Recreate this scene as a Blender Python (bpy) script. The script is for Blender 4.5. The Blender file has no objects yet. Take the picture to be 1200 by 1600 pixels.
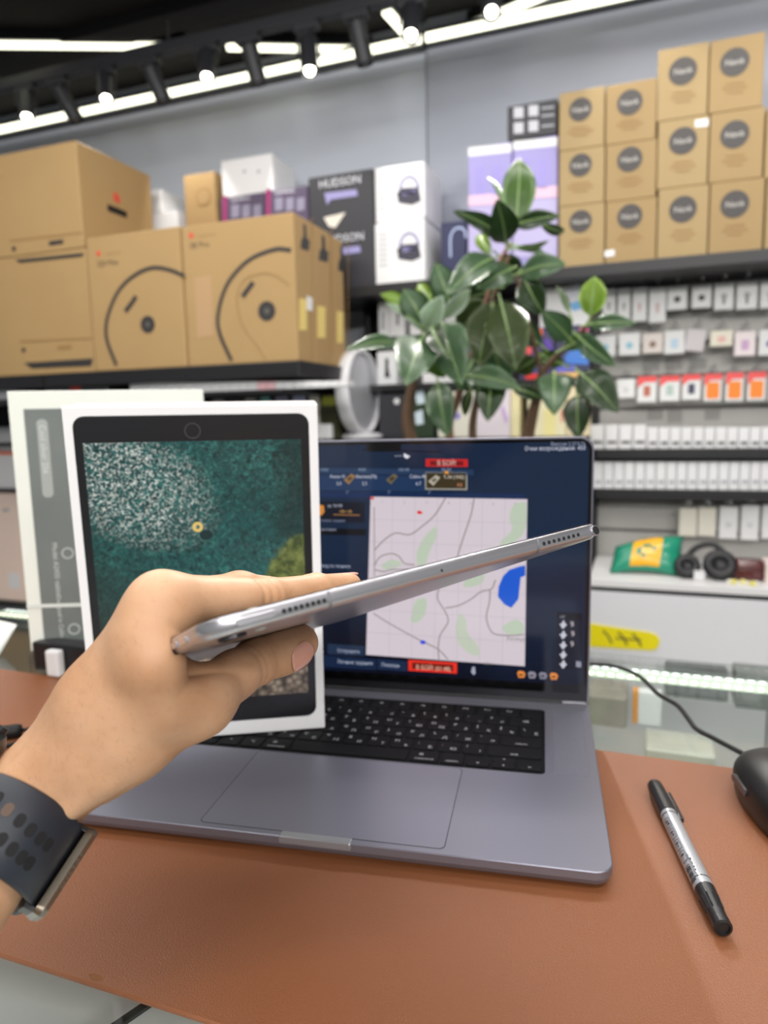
import bpy, bmesh, math, random
import numpy as np
from mathutils import Vector, Matrix

random.seed(7)
scene = bpy.context.scene
COL = scene.collection

# ------------------------------------------------------------------ camera
CAM = Vector((0.048, -0.4049, 0.2714))
PITCH, ROLL, FPX = 0.1348, -0.0231, 1099.0
FW = Vector((0, math.cos(PITCH), -math.sin(PITCH)))
UP0 = Vector((0, math.sin(PITCH), math.cos(PITCH)))
RT0 = Vector((1, 0, 0))
RT = RT0 * math.cos(ROLL) + UP0 * math.sin(ROLL)
UP = UP0 * math.cos(ROLL) - RT0 * math.sin(ROLL)
cam_d = bpy.data.cameras.new('camera')
cam = bpy.data.objects.new('camera', cam_d)
COL.objects.link(cam)
cam_d.sensor_fit = 'HORIZONTAL'
cam_d.sensor_width = 27.0
cam_d.lens = FPX / 1200.0 * 27.0
cam_d.clip_start = 0.02
cam.matrix_world = Matrix.Translation(CAM) @ Matrix((RT, UP, -FW)).transposed().to_4x4()
cam_d.dof.use_dof = True
cam_d.dof.focus_distance = 0.33
cam_d.dof.aperture_fstop = 8.2
scene.camera = cam

# ------------------------------------------------------------------ world, light, exposure
world = bpy.data.worlds.new('shop_ambient')
scene.world = world
world.use_nodes = True
world.node_tree.nodes['Background'].inputs[0].default_value = (0.93, 0.97, 1.0, 1)
world.node_tree.nodes['Background'].inputs[1].default_value = 0.28
scene.view_settings.view_transform = 'Standard'
scene.view_settings.look = 'None'
scene.view_settings.gamma = 1.0
scene.view_settings.use_curve_mapping = False
scene.view_settings.exposure = -0.18
try:
    scene.cycles.sample_clamp_indirect = 6.0
    scene.cycles.max_bounces = 8
    scene.cycles.transparent_max_bounces = 12
except Exception:
    pass

FLOOR = -0.95          # world z = 0 is the top of the desk mat
CEIL = 1.60

def area(name, loc, aim, sx, sy, power, col=(1, 0.97, 0.93)):
    d = bpy.data.lights.new(name, 'AREA')
    d.shape = 'RECTANGLE'
    d.size, d.size_y, d.energy, d.color = sx, sy, power, col
    o = bpy.data.objects.new(name, d)
    COL.objects.link(o)
    o.location = loc
    o.rotation_euler = (Vector(aim) - Vector(loc)).to_track_quat('-Z', 'Y').to_euler()
    return o

# linear ceiling luminaires of the shop (the same kind as the ones in view)
area('ceiling_light_over_counter', (-0.3, 0.15, 1.55), (-0.3, 0.15, 0), 2.6, 0.10, 18)
area('ceiling_light_over_seller', (0.2, -0.9, 1.55), (0.1, -0.4, 0), 2.6, 0.10, 28)
area('ceiling_light_behind_seller', (0.3, -2.6, 1.5), (0.0, 0.0, 0.25), 3.0, 0.12, 80)
area('ceiling_light_over_aisle', (-0.2, 1.05, 1.55), (-0.2, 1.15, 0), 3.4, 0.10, 46)

# ------------------------------------------------------------------ geometry of the place
PSI = math.radians(20.3)                                  # the counter and shelving run at this angle
U = Vector((math.cos(PSI), -math.sin(PSI), 0))            # along the shelves, to the right
NB = Vector((math.sin(PSI), math.cos(PSI), 0))            # towards the back wall
DW = 2.5                                                  # camera to back wall

def ray(x, y):
    return FW + RT * ((x - 600) / FPX) - UP * ((y - 800) / FPX)

def at(x, y, depth):
    return CAM + ray(x, y) * depth

def onz(x, y, h=0.0):
    r = ray(x, y)
    return CAM + r * ((h - CAM.z) / r.z)

def onwall(x, y, d=0.0):
    r = ray(x, y)
    p = r * ((DW - d) / r.dot(NB))
    return p.dot(U), CAM.z + p.z

def W(u, h, d=0.0):
    p = CAM + U * u + NB * (DW - d)
    return Vector((p.x, p.y, h))

def Q(u, n, z=0.0):
    """counter coordinates: u along, n towards the wall, from the world origin"""
    p = U * u + NB * n
    return Vector((p.x, p.y, z))

class Fr:
    """local frame: origin and three axes"""
    def __init__(s, o, x, y, z=None):
        s.o, s.x, s.y = Vector(o), Vector(x), Vector(y)
        s.z = Vector(z) if z is not None else s.x.cross(s.y)
    def __call__(s, a, b, c=0.0):
        return s.o + s.x * a + s.y * b + s.z * c
    def loc(s, p):
        d = Vector(p) - s.o
        return d.dot(s.x), d.dot(s.y), d.dot(s.z)
    def hit(s, px, py, c=0.0):
        r = ray(px, py)
        t = (s.o + s.z * c - CAM).dot(s.z) / r.dot(s.z)
        d = CAM + r * t - s.o
        return d.dot(s.x), d.dot(s.y)

WF = lambda d: Fr(W(0, 0, d), U, Vector((0, 0, 1)), -NB)   # face of something on the wall, x right, y up, z towards us

# ------------------------------------------------------------------ materials
def lin(c):
    return tuple(((v / 255.0 + 0.055) / 1.055) ** 2.4 if v > 10 else v / 255.0 / 12.92 for v in c)

MATS = {}
def mat(name, rgb, rough=0.5, metal=0.0, var=0.0, scale=20.0, bump=0.0, bscale=200.0, emit=0.0, spec=0.5,
        coat=0.0, sss=0.0, alpha=1.0, detail=3.0):
    if name in MATS:
        return MATS[name]
    m = bpy.data.materials.new(name)
    m.use_nodes = True
    nt = m.node_tree
    b = nt.nodes['Principled BSDF']
    c = (*lin(rgb), 1)
    b.inputs['Base Color'].default_value = c
    b.inputs['Roughness'].default_value = rough
    b.inputs['Metallic'].default_value = metal
    b.inputs['Specular IOR Level'].default_value = spec
    b.inputs['Coat Weight'].default_value = coat
    b.inputs['Alpha'].default_value = alpha
    if sss:
        b.inputs['Subsurface Weight'].default_value = sss
        b.inputs['Subsurface Radius'].default_value = (0.006, 0.0025, 0.0015)
        b.inputs['Subsurface Scale'].default_value = 1.0
    tc = None
    if var or bump:
        tc = nt.nodes.new('ShaderNodeTexCoord')
    if var:
        n = nt.nodes.new('ShaderNodeTexNoise')
        n.inputs['Scale'].default_value = scale
        n.inputs['Detail'].default_value = detail
        nt.links.new(tc.outputs['Object'], n.inputs['Vector'])
        mr = nt.nodes.new('ShaderNodeMapRange')
        mr.inputs[3].default_value = 1 - var
        mr.inputs[4].default_value = 1 + var
        nt.links.new(n.outputs['Fac'], mr.inputs[0])
        mx = nt.nodes.new('ShaderNodeVectorMath')
        mx.operation = 'SCALE'
        mx.inputs[0].default_value = c[:3]
        nt.links.new(mr.outputs[0], mx.inputs['Scale'])
        nt.links.new(mx.outputs[0], b.inputs['Base Color'])
    if bump:
        n2 = nt.nodes.new('ShaderNodeTexNoise')
        n2.inputs['Scale'].default_value = bscale
        n2.inputs['Detail'].default_value = 4
        nt.links.new(tc.outputs['Object'], n2.inputs['Vector'])
        bp = nt.nodes.new('ShaderNodeBump')
        bp.inputs['Strength'].default_value = bump
        bp.inputs['Distance'].default_value = 0.002
        nt.links.new(n2.outputs['Fac'], bp.inputs['Height'])
        nt.links.new(bp.outputs[0], b.inputs['Normal'])
    if emit:
        b.inputs['Emission Color'].default_value = c
        b.inputs['Emission Strength'].default_value = emit
    MATS[name] = m
    return m

def emat(name, rgb, strength=1.0, gloss=False):
    """something that gives off light: a lamp or the pixels of a screen"""
    if name in MATS:
        return MATS[name]
    m = bpy.data.materials.new(name)
    m.use_nodes = True
    b = m.node_tree.nodes['Principled BSDF']
    b.inputs['Base Color'].default_value = (0.004, 0.004, 0.005, 1)
    b.inputs['Roughness'].default_value = 0.12 if gloss else 0.5
    b.inputs['Specular IOR Level'].default_value = 0.35 if gloss else 0.0
    b.inputs['Emission Color'].default_value = (*lin(rgb), 1)
    b.inputs['Emission Strength'].default_value = strength
    MATS[name] = m
    return m

def glass(name, tint=(0.86, 0.93, 0.90), rough=0.02, f0=0.04):
    if name in MATS:
        return MATS[name]
    m = bpy.data.materials.new(name)
    m.use_nodes = True
    nt = m.node_tree
    nt.nodes.remove(nt.nodes['Principled BSDF'])
    out = nt.nodes['Material Output']
    tr = nt.nodes.new('ShaderNodeBsdfTransparent')
    tr.inputs[0].default_value = (*tint, 1)
    gl = nt.nodes.new('ShaderNodeBsdfGlossy')
    gl.inputs['Roughness'].default_value = rough
    lw = nt.nodes.new('ShaderNodeLayerWeight')           # Schlick reflectance, the same from both sides
    lw.inputs[0].default_value = 0.5
    pw = nt.nodes.new('ShaderNodeMath'); pw.operation = 'POWER'; pw.inputs[1].default_value = 5.0
    nt.links.new(lw.outputs['Facing'], pw.inputs[0])
    ma = nt.nodes.new('ShaderNodeMath'); ma.operation = 'MULTIPLY_ADD'; ma.inputs[1].default_value = 0.9; ma.inputs[2].default_value = f0
    nt.links.new(pw.outputs[0], ma.inputs[0])
    mx = nt.nodes.new('ShaderNodeMixShader')
    nt.links.new(ma.outputs[0], mx.inputs[0])
    nt.links.new(tr.outputs[0], mx.inputs[1])
    nt.links.new(gl.outputs[0], mx.inputs[2])
    nt.links.new(mx.outputs[0], out.inputs[0])
    MATS[name] = m
    return m

# ------------------------------------------------------------------ mesh helpers
BASE = {}

def obj(name, bm, m, parent=None, smooth=False, loc=None):
    """one bmesh with world coordinates -> one object whose origin sits at its base"""
    me = bpy.data.meshes.new(name)
    vs = [v.co for v in bm.verts]
    if loc is None:
        x = sum(v.x for v in vs) / len(vs)
        y = sum(v.y for v in vs) / len(vs)
        loc = Vector((x, y, min(v.z for v in vs)))
    bmesh.ops.translate(bm, verts=bm.verts, vec=-loc)
    bmesh.ops.recalc_face_normals(bm, faces=bm.faces)
    for f in bm.faces:
        f.smooth = smooth
    bm.to_mesh(me)
    bm.free()
    for mm in (m if isinstance(m, (list, tuple)) else [m]):
        me.materials.append(mm)
    o = bpy.data.objects.new(name, me)
    COL.objects.link(o)
    BASE[o.name] = loc.copy()
    if parent is not None:
        o.parent = parent
        o.location = loc - BASE[parent.name]
    else:
        o.location = loc
    return o

def thing(name, loc, label, cat, group=None):
    o = bpy.data.objects.new(name, None)
    COL.objects.link(o)
    o.empty_display_size = 0.05
    o.location = loc
    BASE[o.name] = Vector(loc)
    return tag(o, label, cat, group)

def tag(o, label, cat, group=None):
    o['label'] = label
    o['category'] = cat
    if group:
        o['group'] = group
    return o

def struct(o):
    o['kind'] = 'structure'
    return o

def B():
    return bmesh.new()

def box(bm, F, x0, x1, y0, y1, z0, z1, bevel=0.0, mi=0, seg=2):
    vs = [bm.verts.new(F(x, y, z)) for x in (x0, x1) for y in (y0, y1) for z in (z0, z1)]
    idx = [(0, 1, 3, 2), (4, 6, 7, 5), (0, 4, 5, 1), (2, 3, 7, 6), (0, 2, 6, 4), (1, 5, 7, 3)]
    fs = [bm.faces.new([vs[i] for i in f]) for f in idx]
    for f in fs:
        f.material_index = mi
    if bevel:
        es = list({e for f in fs for e in f.edges})
        bmesh.ops.bevel(bm, geom=es, offset=bevel, segments=seg, affect='EDGES', profile=0.6, material=-1)
    return vs

def prism(bm, F, pts, z0, z1, mi=0, top=None):
    """polygon pts (x, y) of frame F, extruded z0..z1; top = inset of the upper outline"""
    n = len(pts)
    lo = [bm.verts.new(F(p[0], p[1], z0)) for p in pts]
    hi = [bm.verts.new(F(p[0], p[1], z1)) for p in (top or pts)]
    fs = [bm.faces.new(lo[::-1]), bm.faces.new(hi)]
    for i in range(n):
        fs.append(bm.faces.new((lo[i], lo[(i + 1) % n], hi[(i + 1) % n], hi[i])))
    for f in fs:
        f.material_index = mi
    return lo, hi

def rrect(x0, x1, y0, y1, r, n=6):
    out = []
    for cx, cy, a0 in ((x1 - r, y1 - r, 0), (x0 + r, y1 - r, 90), (x0 + r, y0 + r, 180), (x1 - r, y0 + r, 270)):
        for i in range(n + 1):
            a = math.radians(a0 + 90.0 * i / n)
            out.append((cx + r * math.cos(a), cy + r * math.sin(a)))
    return out

def layered(bm, F, layers, mi=0):
    """stack of outlines [(pts, z), ...] with equal point counts -> closed solid with rounded edges"""
    rings = [[bm.verts.new(F(p[0], p[1], z)) for p in pts] for pts, z in layers]
    n = len(rings[0])
    fs = [bm.faces.new(rings[0][::-1]), bm.faces.new(rings[-1])]
    for a, b in zip(rings[:-1], rings[1:]):
        for i in range(n):
            fs.append(bm.faces.new((a[i], a[(i + 1) % n], b[(i + 1) % n], b[i])))
    for f in fs:
        f.material_index = mi

def circ(cx, cy, r, n=24, ry=None):
    return [(cx + r * math.cos(2 * math.pi * i / n), cy + (ry or r) * math.sin(2 * math.pi * i / n)) for i in range(n)]

def ring(bm, F, cx, cy, r0, r1, z0, z1, n=32, a0=0.0, a1=360.0, mi=0):
    full = abs(a1 - a0) >= 359.9
    k = n if full else n + 1
    A = [math.radians(a0 + (a1 - a0) * i / n) for i in range(k)]
    rows = [[bm.verts.new(F(cx + r * math.cos(a), cy + r * math.sin(a), z)) for a in A]
            for r, z in ((r0, z0), (r1, z0), (r1, z1), (r0, z1))]
    for j in range(4):
        p, q = rows[j], rows[(j + 1) % 4]
        for i in range(k if full else k - 1):
            f = bm.faces.new((p[i], p[(i + 1) % k], q[(i + 1) % k], q[i]))
            f.material_index = mi
    if not full:
        bm.faces.new([r[0] for r in rows])
        bm.faces.new([r[-1] for r in rows][::-1])

def tube(bm, pts, r, n=10, mi=0):
    pts = [Vector(p) for p in pts]
    R = r if isinstance(r, (list, tuple)) else [r] * len(pts)
    rings = []
    t0 = (pts[1] - pts[0]).normalized()
    ref = Vector((0, 0, 1)) if abs(t0.z) < 0.9 else Vector((1, 0, 0))
    nx = t0.cross(ref).normalized()
    for i, p in enumerate(pts):
        t = (pts[min(i + 1, len(pts) - 1)] - pts[max(i - 1, 0)]).normalized()
        nx = (nx - t * nx.dot(t)).normalized()
        ny = t.cross(nx)
        rings.append([bm.verts.new(p + (nx * math.cos(2 * math.pi * k / n) + ny * math.sin(2 * math.pi * k / n)) * R[i]) for k in range(n)])
    fs = [bm.faces.new(rings[0][::-1]), bm.faces.new(rings[-1])]
    for a, b in zip(rings[:-1], rings[1:]):
        for k in range(n):
            fs.append(bm.faces.new((a[k], a[(k + 1) % n], b[(k + 1) % n], b[k])))
    for f in fs:
        f.material_index = mi

def lathe(bm, F, prof, n=32, mi=0):
    """profile [(r, z)] turned about the frame's z axis"""
    rings = []
    for r, z in prof:
        if r < 1e-6:
            rings.append([bm.verts.new(F(0, 0, z))])
        else:
            rings.append([bm.verts.new(F(r * math.cos(2 * math.pi * k / n), r * math.sin(2 * math.pi * k / n), z)) for k in range(n)])
    for a, b in zip(rings[:-1], rings[1:]):
        for k in range(n):
            k2 = (k + 1) % n
            if len(a) == 1 and len(b) == 1:
                continue
            if len(a) == 1:
                f = bm.faces.new((a[0], b[k2], b[k]))
            elif len(b) == 1:
                f = bm.faces.new((a[k], a[k2], b[0]))
            else:
                f = bm.faces.new((a[k], a[k2], b[k2], b[k]))
            f.material_index = mi
    if len(rings[0]) > 1:
        bm.faces.new(rings[0][::-1]).material_index = mi
    if len(rings[-1]) > 1:
        bm.faces.new(rings[-1]).material_index = mi

def spline(pts, n=8):
    """Catmull-Rom through the points"""
    P = [Vector(p) for p in pts]
    P = [P[0] * 2 - P[1]] + P + [P[-1] * 2 - P[-2]]
    out = []
    for i in range(1, len(P) - 2):
        a, b, c, d = P[i - 1:i + 3]
        for k in range(n):
            t = k / n
            out.append(0.5 * ((2 * b) + (c - a) * t + (2 * a - 5 * b + 4 * c - d) * t * t + (3 * b - a - 3 * c + d) * t ** 3))
    out.append(P[-2])
    return out

def ribbon(bm, F, pts, w, z0, z1, mi=0):
    """flat band of width w along (x, y) points"""
    P = [Vector((p[0], p[1])) for p in pts]
    L, R = [], []
    for i, p in enumerate(P):
        t = (P[min(i + 1, len(P) - 1)] - P[max(i - 1, 0)]).normalized()
        nn = Vector((-t.y, t.x)) * w / 2
        L.append(p + nn)
        R.append(p - nn)
    rows = [[bm.verts.new(F(q.x, q.y, z)) for q in row] for row, z in ((L, z0), (R, z0), (R, z1), (L, z1))]
    for j in range(4):
        a, b = rows[j], rows[(j + 1) % 4]
        for i in range(len(P) - 1):
            bm.faces.new((a[i], a[i + 1], b[i + 1], b[i])).material_index = mi
    bm.faces.new([r[0] for r in rows]).material_index = mi
    bm.faces.new([r[-1] for r in rows][::-1]).material_index = mi

def text(bm, F, body, x, y, size, z=0.0002, mi=0, align='LEFT', sx=1.0):
    cu = bpy.data.curves.new('lettering', 'FONT')
    cu.body = body
    cu.size = size
    cu.align_x = align
    cu.resolution_u = 2
    ob = bpy.data.objects.new('lettering', cu)
    me = bpy.data.meshes.new_from_object(ob)
    vs = [bm.verts.new(F(x + v.co.x * sx, y + v.co.y, z)) for v in me.vertices]
    for p in me.polygons:
        try:
            bm.faces.new([vs[i] for i in p.vertices]).material_index = mi
        except ValueError:
            pass
    bpy.data.objects.remove(ob)
    bpy.data.curves.remove(cu)
    bpy.data.meshes.remove(me)
# ================================================================== the room
Z = Fr((0, 0, 0), (1, 0, 0), (0, 1, 0))
CW = Fr(W(0, 0, 0), U, Vector((0, 0, 1)), -NB)           # wall frame: x along, y height, z out of the wall
m_wall = mat('wall_paint', (194, 200, 211), 0.7, var=0.04, scale=1.5)
m_black = mat('black_shelf_laminate', (26, 26, 29), 0.45)
m_ceil = mat('black_ceiling_paint', (15, 15, 19), 0.9, var=0.1, scale=2)

bm = B(); box(bm, Fr(W(0, FLOOR, 0), U, NB, Vector((0, 0, 1))), -5.5, 3.5, -5.2, 0.1, -0.05, 0)
struct(obj('floor', bm, mat('floor_tile', (150, 148, 144), 0.35, var=0.05, scale=3)))
bm = B(); box(bm, Fr(W(0, CEIL, 0), U, NB, Vector((0, 0, 1))), -5.5, 3.5, -5.2, 0.1, 0, 0.05)
ceiling = struct(obj('ceiling', bm, m_ceil))
u_s, _ = onwall(669, 250)
bm = B(); box(bm, CW, -5.5, u_s - 0.004, FLOOR, CEIL, -0.1, 0.0)
struct(obj('wall_back', bm, m_wall))
bm = B(); box(bm, CW, u_s + 0.004, 3.5, FLOOR, CEIL, -0.1, 0.018, bevel=0.003)
struct(obj('wall_back_panel', bm, mat('wall_paint_panel', (170, 175, 187), 0.7, var=0.04, scale=1.5)))
bm = B(); box(bm, CW, u_s - 0.004, u_s + 0.004, FLOOR, CEIL, -0.1, -0.012)
struct(obj('trim_1', bm, mat('wall_seam', (96, 100, 108), 0.7)))

# ---- black beams running over the ceiling
for k, (n0, hgt) in enumerate(((1.05, 0.05), (1.75, 0.04))):
    bm = B(); box(bm, Fr(Q(0, n0, CEIL), U, NB, Vector((0, 0, 1))), -4.5, 2.5, -0.05, 0.05, -hgt, 0, bevel=0.004)
    struct(obj('trim_%d' % (k + 2), bm, m_ceil))

# ---- linear lamps on the ceiling and along the top of the wall
m_led = emat('lamp_diffuser', (255, 253, 226), 3.2)
m_alu = mat('lamp_profile', (52, 54, 58), 0.4, 0.6)

def linear_lamp(a, b, label, w=0.035, grp='linear ceiling lamps'):
    a, b = Vector(a), Vector(b)
    x = (b - a).normalized()
    zz = Vector((0, 0, -1))
    F = Fr(a, x, zz.cross(x), zz)
    L = (b - a).length
    t = thing('linear_lamp', a, label, 'lamp', grp)
    bm = B(); box(bm, F, 0, L, -w / 2 - 0.006, w / 2 + 0.006, -0.03, 0.0)
    obj('lamp_housing', bm, m_alu, t)
    bm = B(); box(bm, F, 0.004, L - 0.004, -w / 2, w / 2, 0.0003, 0.012, bevel=0.004)
    obj('lamp_diffuser', bm, m_led, t)
    return t

zc = CEIL - 0.035
linear_lamp(onz(-120, 66, zc), onz(290, 70, zc), 'bright linear ceiling lamp left of the track rail bend, end of its row')
linear_lamp(onz(352, 71, zc), onz(625, 76, zc), 'bright linear ceiling lamp meeting the wall lamp above the headset boxes')
linear_lamp(onz(603, 14, zc), onz(642, 58, zc), 'short bright linear lamp slanting down beside a lit spotlight')
linear_lamp(onz(668, 66, zc), onz(900, -32, zc), 'bright linear lamp running off the ceiling behind the glaring spotlight')
u0, h0 = onwall(0, 200); u1, h1 = onwall(640, 78); u2, h2 = onwall(1100, -6)
hh = (h0 + h1 + h2) / 3
def wall_lamp(ua, ub, label):
    t = thing('linear_lamp', W(ua, hh, 0.02), label, 'lamp', 'linear ceiling lamps')
    F = Fr(W(0, hh, 0.0), U, Vector((0, 0, 1)), -NB)
    bm = B(); box(bm, F, ua, ub, -0.022, 0.030, 0.0185, 0.040)
    obj('lamp_housing', bm, m_alu, t)
    bm = B(); box(bm, F, ua + 0.004, ub - 0.004, -0.014, 0.014, 0.0405, 0.052, bevel=0.005)
    obj('lamp_diffuser', bm, m_led, t)
wall_lamp(-3.9, u_s, 'long bright linear lamp along the wall top above the brown cartons')
wall_lamp(u_s + 0.006, 1.4, 'long bright linear lamp along the wall top above the disc-logo boxes')

# ---- track rail and spotlights
m_track = mat('black_powder_coat', (34, 35, 40), 0.5)
zr = CEIL - 0.13
ra, rb = onz(-60, 150, zr), onz(690, -22, zr)
rx = (rb - ra).normalized()
t = thing('track_rail', ra, 'long black track rail crossing under the dark ceiling', 'track rail')
F = Fr(ra, rx, Vector((0, 0, 1)).cross(rx), Vector((0, 0, 1)))
bm = B(); box(bm, F, -0.6, (rb - ra).length + 1.2, -0.018, 0.018, -0.017, 0.017, bevel=0.002)
obj('rail', bm, m_track, t)
for s in (0.15, 0.9, 1.7):
    bm = B(); tube(bm, [F(s, 0, 0.015), F(s, 0, 0.131)], 0.004, 8)
    obj('suspension_rod', bm, m_track, t)

m_lens = emat('spot_lens', (255, 250, 235), 14.0)
def spot(px, py, lit, tip_px, label, power=0.0, aim=None):
    """mount on the rail at image column px; lamp head of 11 cm hanging from it"""
    # point of the rail seen at px
    best = min((abs((lambda v: 600 + FPX * (v - CAM).dot(RT) / (v - CAM).dot(FW))(F(s * 0.01, 0, 0)) - px), s * 0.01) for s in range(-60, 330))[1]
    m0 = F(best, 0, -0.017)
    dep = (m0 - CAM).dot(FW)
    tip = at(tip_px[0], tip_px[1], dep - (0.05 if lit else -0.035))
    t = thing('spotlight', m0, label, 'spotlight', 'spotlights on the track rail')
    bm = B(); box(bm, Fr(m0, rx, F.y, Vector((0, 0, 1))), -0.04, 0.04, -0.016, 0.016, -0.022, 0.002, bevel=0.003)
    obj('track_adapter', bm, m_track, t)
    ax = (tip - (m0 + Vector((0, 0, -0.02)))).normalized()
    L = (tip - m0).length
    top = tip - ax * min(L * 0.86, 0.13)
    sd = ax.cross(Vector((0, 0, 1))).normalized()
    H = Fr(top, sd, ax.cross(sd), ax)
    hl = (tip - top).length
    bm = B()
    for s in (-1, 1):
        tube(bm, [m0 + Vector((0, 0, -0.015)) + sd * s * 0.008, top + sd * s * 0.031, top + ax * hl * 0.55 + sd * s * 0.031], 0.0035, 6)
    obj('yoke', bm, m_track, t)
    bm = B(); lathe(bm, H, [(0.012, 0), (0.024, 0.004), (0.026, 0.012), (0.026, hl - 0.004), (0.0235, hl), (0.0225, hl - 0.012), (0.0, hl - 0.012)], 20)
    obj('lamp_head', bm, m_track, t, smooth=False)
    bm = B(); lathe(bm, H, [(0.0, hl - 0.0118), (0.0165, hl - 0.0118), (0.0145, hl - 0.003), (0.0, hl + 0.001)], 16)
    obj('lens', bm, m_lens if lit else mat('dark_lens', (90, 90, 95), 0.2), t, smooth=True)
    if power:
        d = bpy.data.lights.new('spot_beam', 'SPOT')
        d.energy = power
        d.spot_size = math.radians(80 if lit else 64)
        d.spot_blend = 0.5 if lit else 0.25
        d.shadow_soft_size = 0.02
        d.color = (1.0, 0.96, 0.9)
        lo = bpy.data.objects.new('spot_beam', d)
        COL.objects.link(lo)
        lo.parent = t
        lo.location = tip + ax * 0.02 - m0
        lo.rotation_euler = (Vector(aim or (0.25, 0.0, 0.0)) - tip).to_track_quat('-Z', 'Y').to_euler()
    return t
spot(40, 0, True, (42, 186), 'lit track spotlight at the low end of the rail over the cartons', 8)
spot(88, 0, False, (121, 190), 'dark track spotlight aimed at the wall near the low rail end', 6, W(-2.1, 0.55, 0.1))
spot(163, 0, True, (166, 158), 'lit track spotlight second from the low end of the rail', 8)
spot(230, 0, False, (257, 160), 'dark slanted track spotlight over the big carton with a handle hole', 6, W(-1.5, 0.55, 0.1))
spot(322, 0, True, (323, 124), 'lit track spotlight above the white boxes in the gap of the lamp row')
spot(387, 0, False, (405, 133), 'dark slanted track spotlight above the small brown box', 6, W(-0.9, 0.55, 0.1))
spot(480, 0, True, (484, 114), 'lit track spotlight above the black printed box', 12)
spot(557, 0, False, (571, 102), 'dark slanted track spotlight at the high end of the rail', 6, W(-0.3, 0.5, 0.1))
spot(640, 0, True, (642, 58), 'lit track spotlight touching the short slanting lamp')
spot(766, 0, True, (768, 22), 'brightest glaring track spotlight beside the wall seam', 55)
spot(905, 0, False, (930, -30), 'dark track spotlight aimed at the disc-logo boxes', 6, W(0.25, 0.45, 0.1))
# ================================================================== shelving and goods on the back wall
m_card = mat('brown_corrugated_card', (166, 136, 91), 0.75, var=0.06, scale=6)
m_card2 = mat('brown_corrugated_card_dark', (156, 131, 90), 0.75, var=0.06, scale=6)
m_kraft = mat('kraft_box_board', (160, 137, 96), 0.7, var=0.05, scale=5)
m_ink = mat('dark_print', (48, 46, 46), 0.6)
m_ink_soft = mat('soft_brown_print', (150, 116, 72), 0.7)
m_red = mat('red_print', (214, 70, 52), 0.6)
m_white = mat('white_box_board', (226, 226, 228), 0.5)
m_cream = mat('cream_box_board', (233, 226, 190), 0.5)
m_grey_print = mat('grey_print', (168, 170, 176), 0.6)

def wbox(name, x0, x1, yt, yb, d, depth, m, label=None, cat=None, group=None, h0=None, h1=None, bevel=0.003, parent=None, du=0.0):
    """box whose front face (distance d from the wall) covers these image columns and rows"""
    xm, ym = (x0 + x1) / 2, (yt + yb) / 2
    ua, ub = onwall(x0, ym, d)[0], onwall(x1, ym, d)[0]
    h1 = onwall(xm, yt, d)[1] if h1 is None else h1
    h0 = onwall(xm, yb, d)[1] if h0 is None else h0
    bm = B(); box(bm, CW, ua + du, ub - du, h0, h1, d - depth, d, bevel=bevel, seg=1)
    o = obj(name, bm, m, parent)
    if label:
        tag(o, label, cat, group)
    o_info[o.name] = (ua, ub, h0, h1, d)
    return o
o_info = {}

def decal(name, parent, pts_px, d, m, th=0.0012):
    bm = B(); prism(bm, CW, [onwall(x, y, d) for x, y in pts_px], d + 0.0002, d + th)
    return obj(name, bm, m, parent)

def decal_ring(name, parent, pts_px, wpx, d, m, th=0.0012):
    P = [onwall(x, y, d) for x, y in pts_px]
    P = [(v.x, v.y) for v in spline([Vector((p[0], p[1], 0)) for p in P], 6)]
    bm = B(); ribbon(bm, CW, P, wpx * (DW - d) / FPX, d + 0.0002, d + th)
    return obj(name, bm, m, parent)

def decal_disc(name, parent, x, y, rpx, d, m, th=0.0012, n=28):
    u, h = onwall(x, y, d)
    bm = B(); prism(bm, CW, circ(u, h, rpx * (DW - d) / FPX * 0.98, n), d + 0.0002, d + th)
    return obj(name, bm, m, parent)

def decal_text(name, parent, body, x, y, hpx, d, m, align='LEFT', th=0.0004):
    u, h = onwall(x, y, d)
    bm = B(); text(bm, CW, body, u, h, hpx * (DW - d) / FPX * 1.35, d + th, align=align)
    return obj(name, bm, m, parent)

# ------------------------------------------------ left deep shelf with the big cartons
dL = 0.72
uLr, hLs = onwall(467, 563, dL)
t = thing('deep_shelf', W(uLr - 1, hLs - 0.05, 0.2), 'deep black wall shelf carrying the large brown cartons', 'shelf')
u_j = onwall(66, 585, dL)[0]
for a, b in ((-3.2, u_j - 0.003), (u_j + 0.003, uLr)):
    bm = B(); box(bm, CW, a, b, hLs - 0.042, hLs, 0.0, dL, bevel=0.003)
    obj('shelf_board', bm, m_black, t)
for uu in (uLr - 0.06, u_j, u_j - 1.0):
    bm = B(); prism(bm, Fr(W(uu, 0, 0), -NB, Vector((0, 0, 1)), U), [(0.001, hLs - 0.043), (0.001, hLs - 0.052), (0.02, hLs - 0.052), (0.40, hLs - 0.046), (0.40, hLs - 0.043)], 0, 0.012)
    obj('shelf_bracket', bm, m_black, t)

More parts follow.
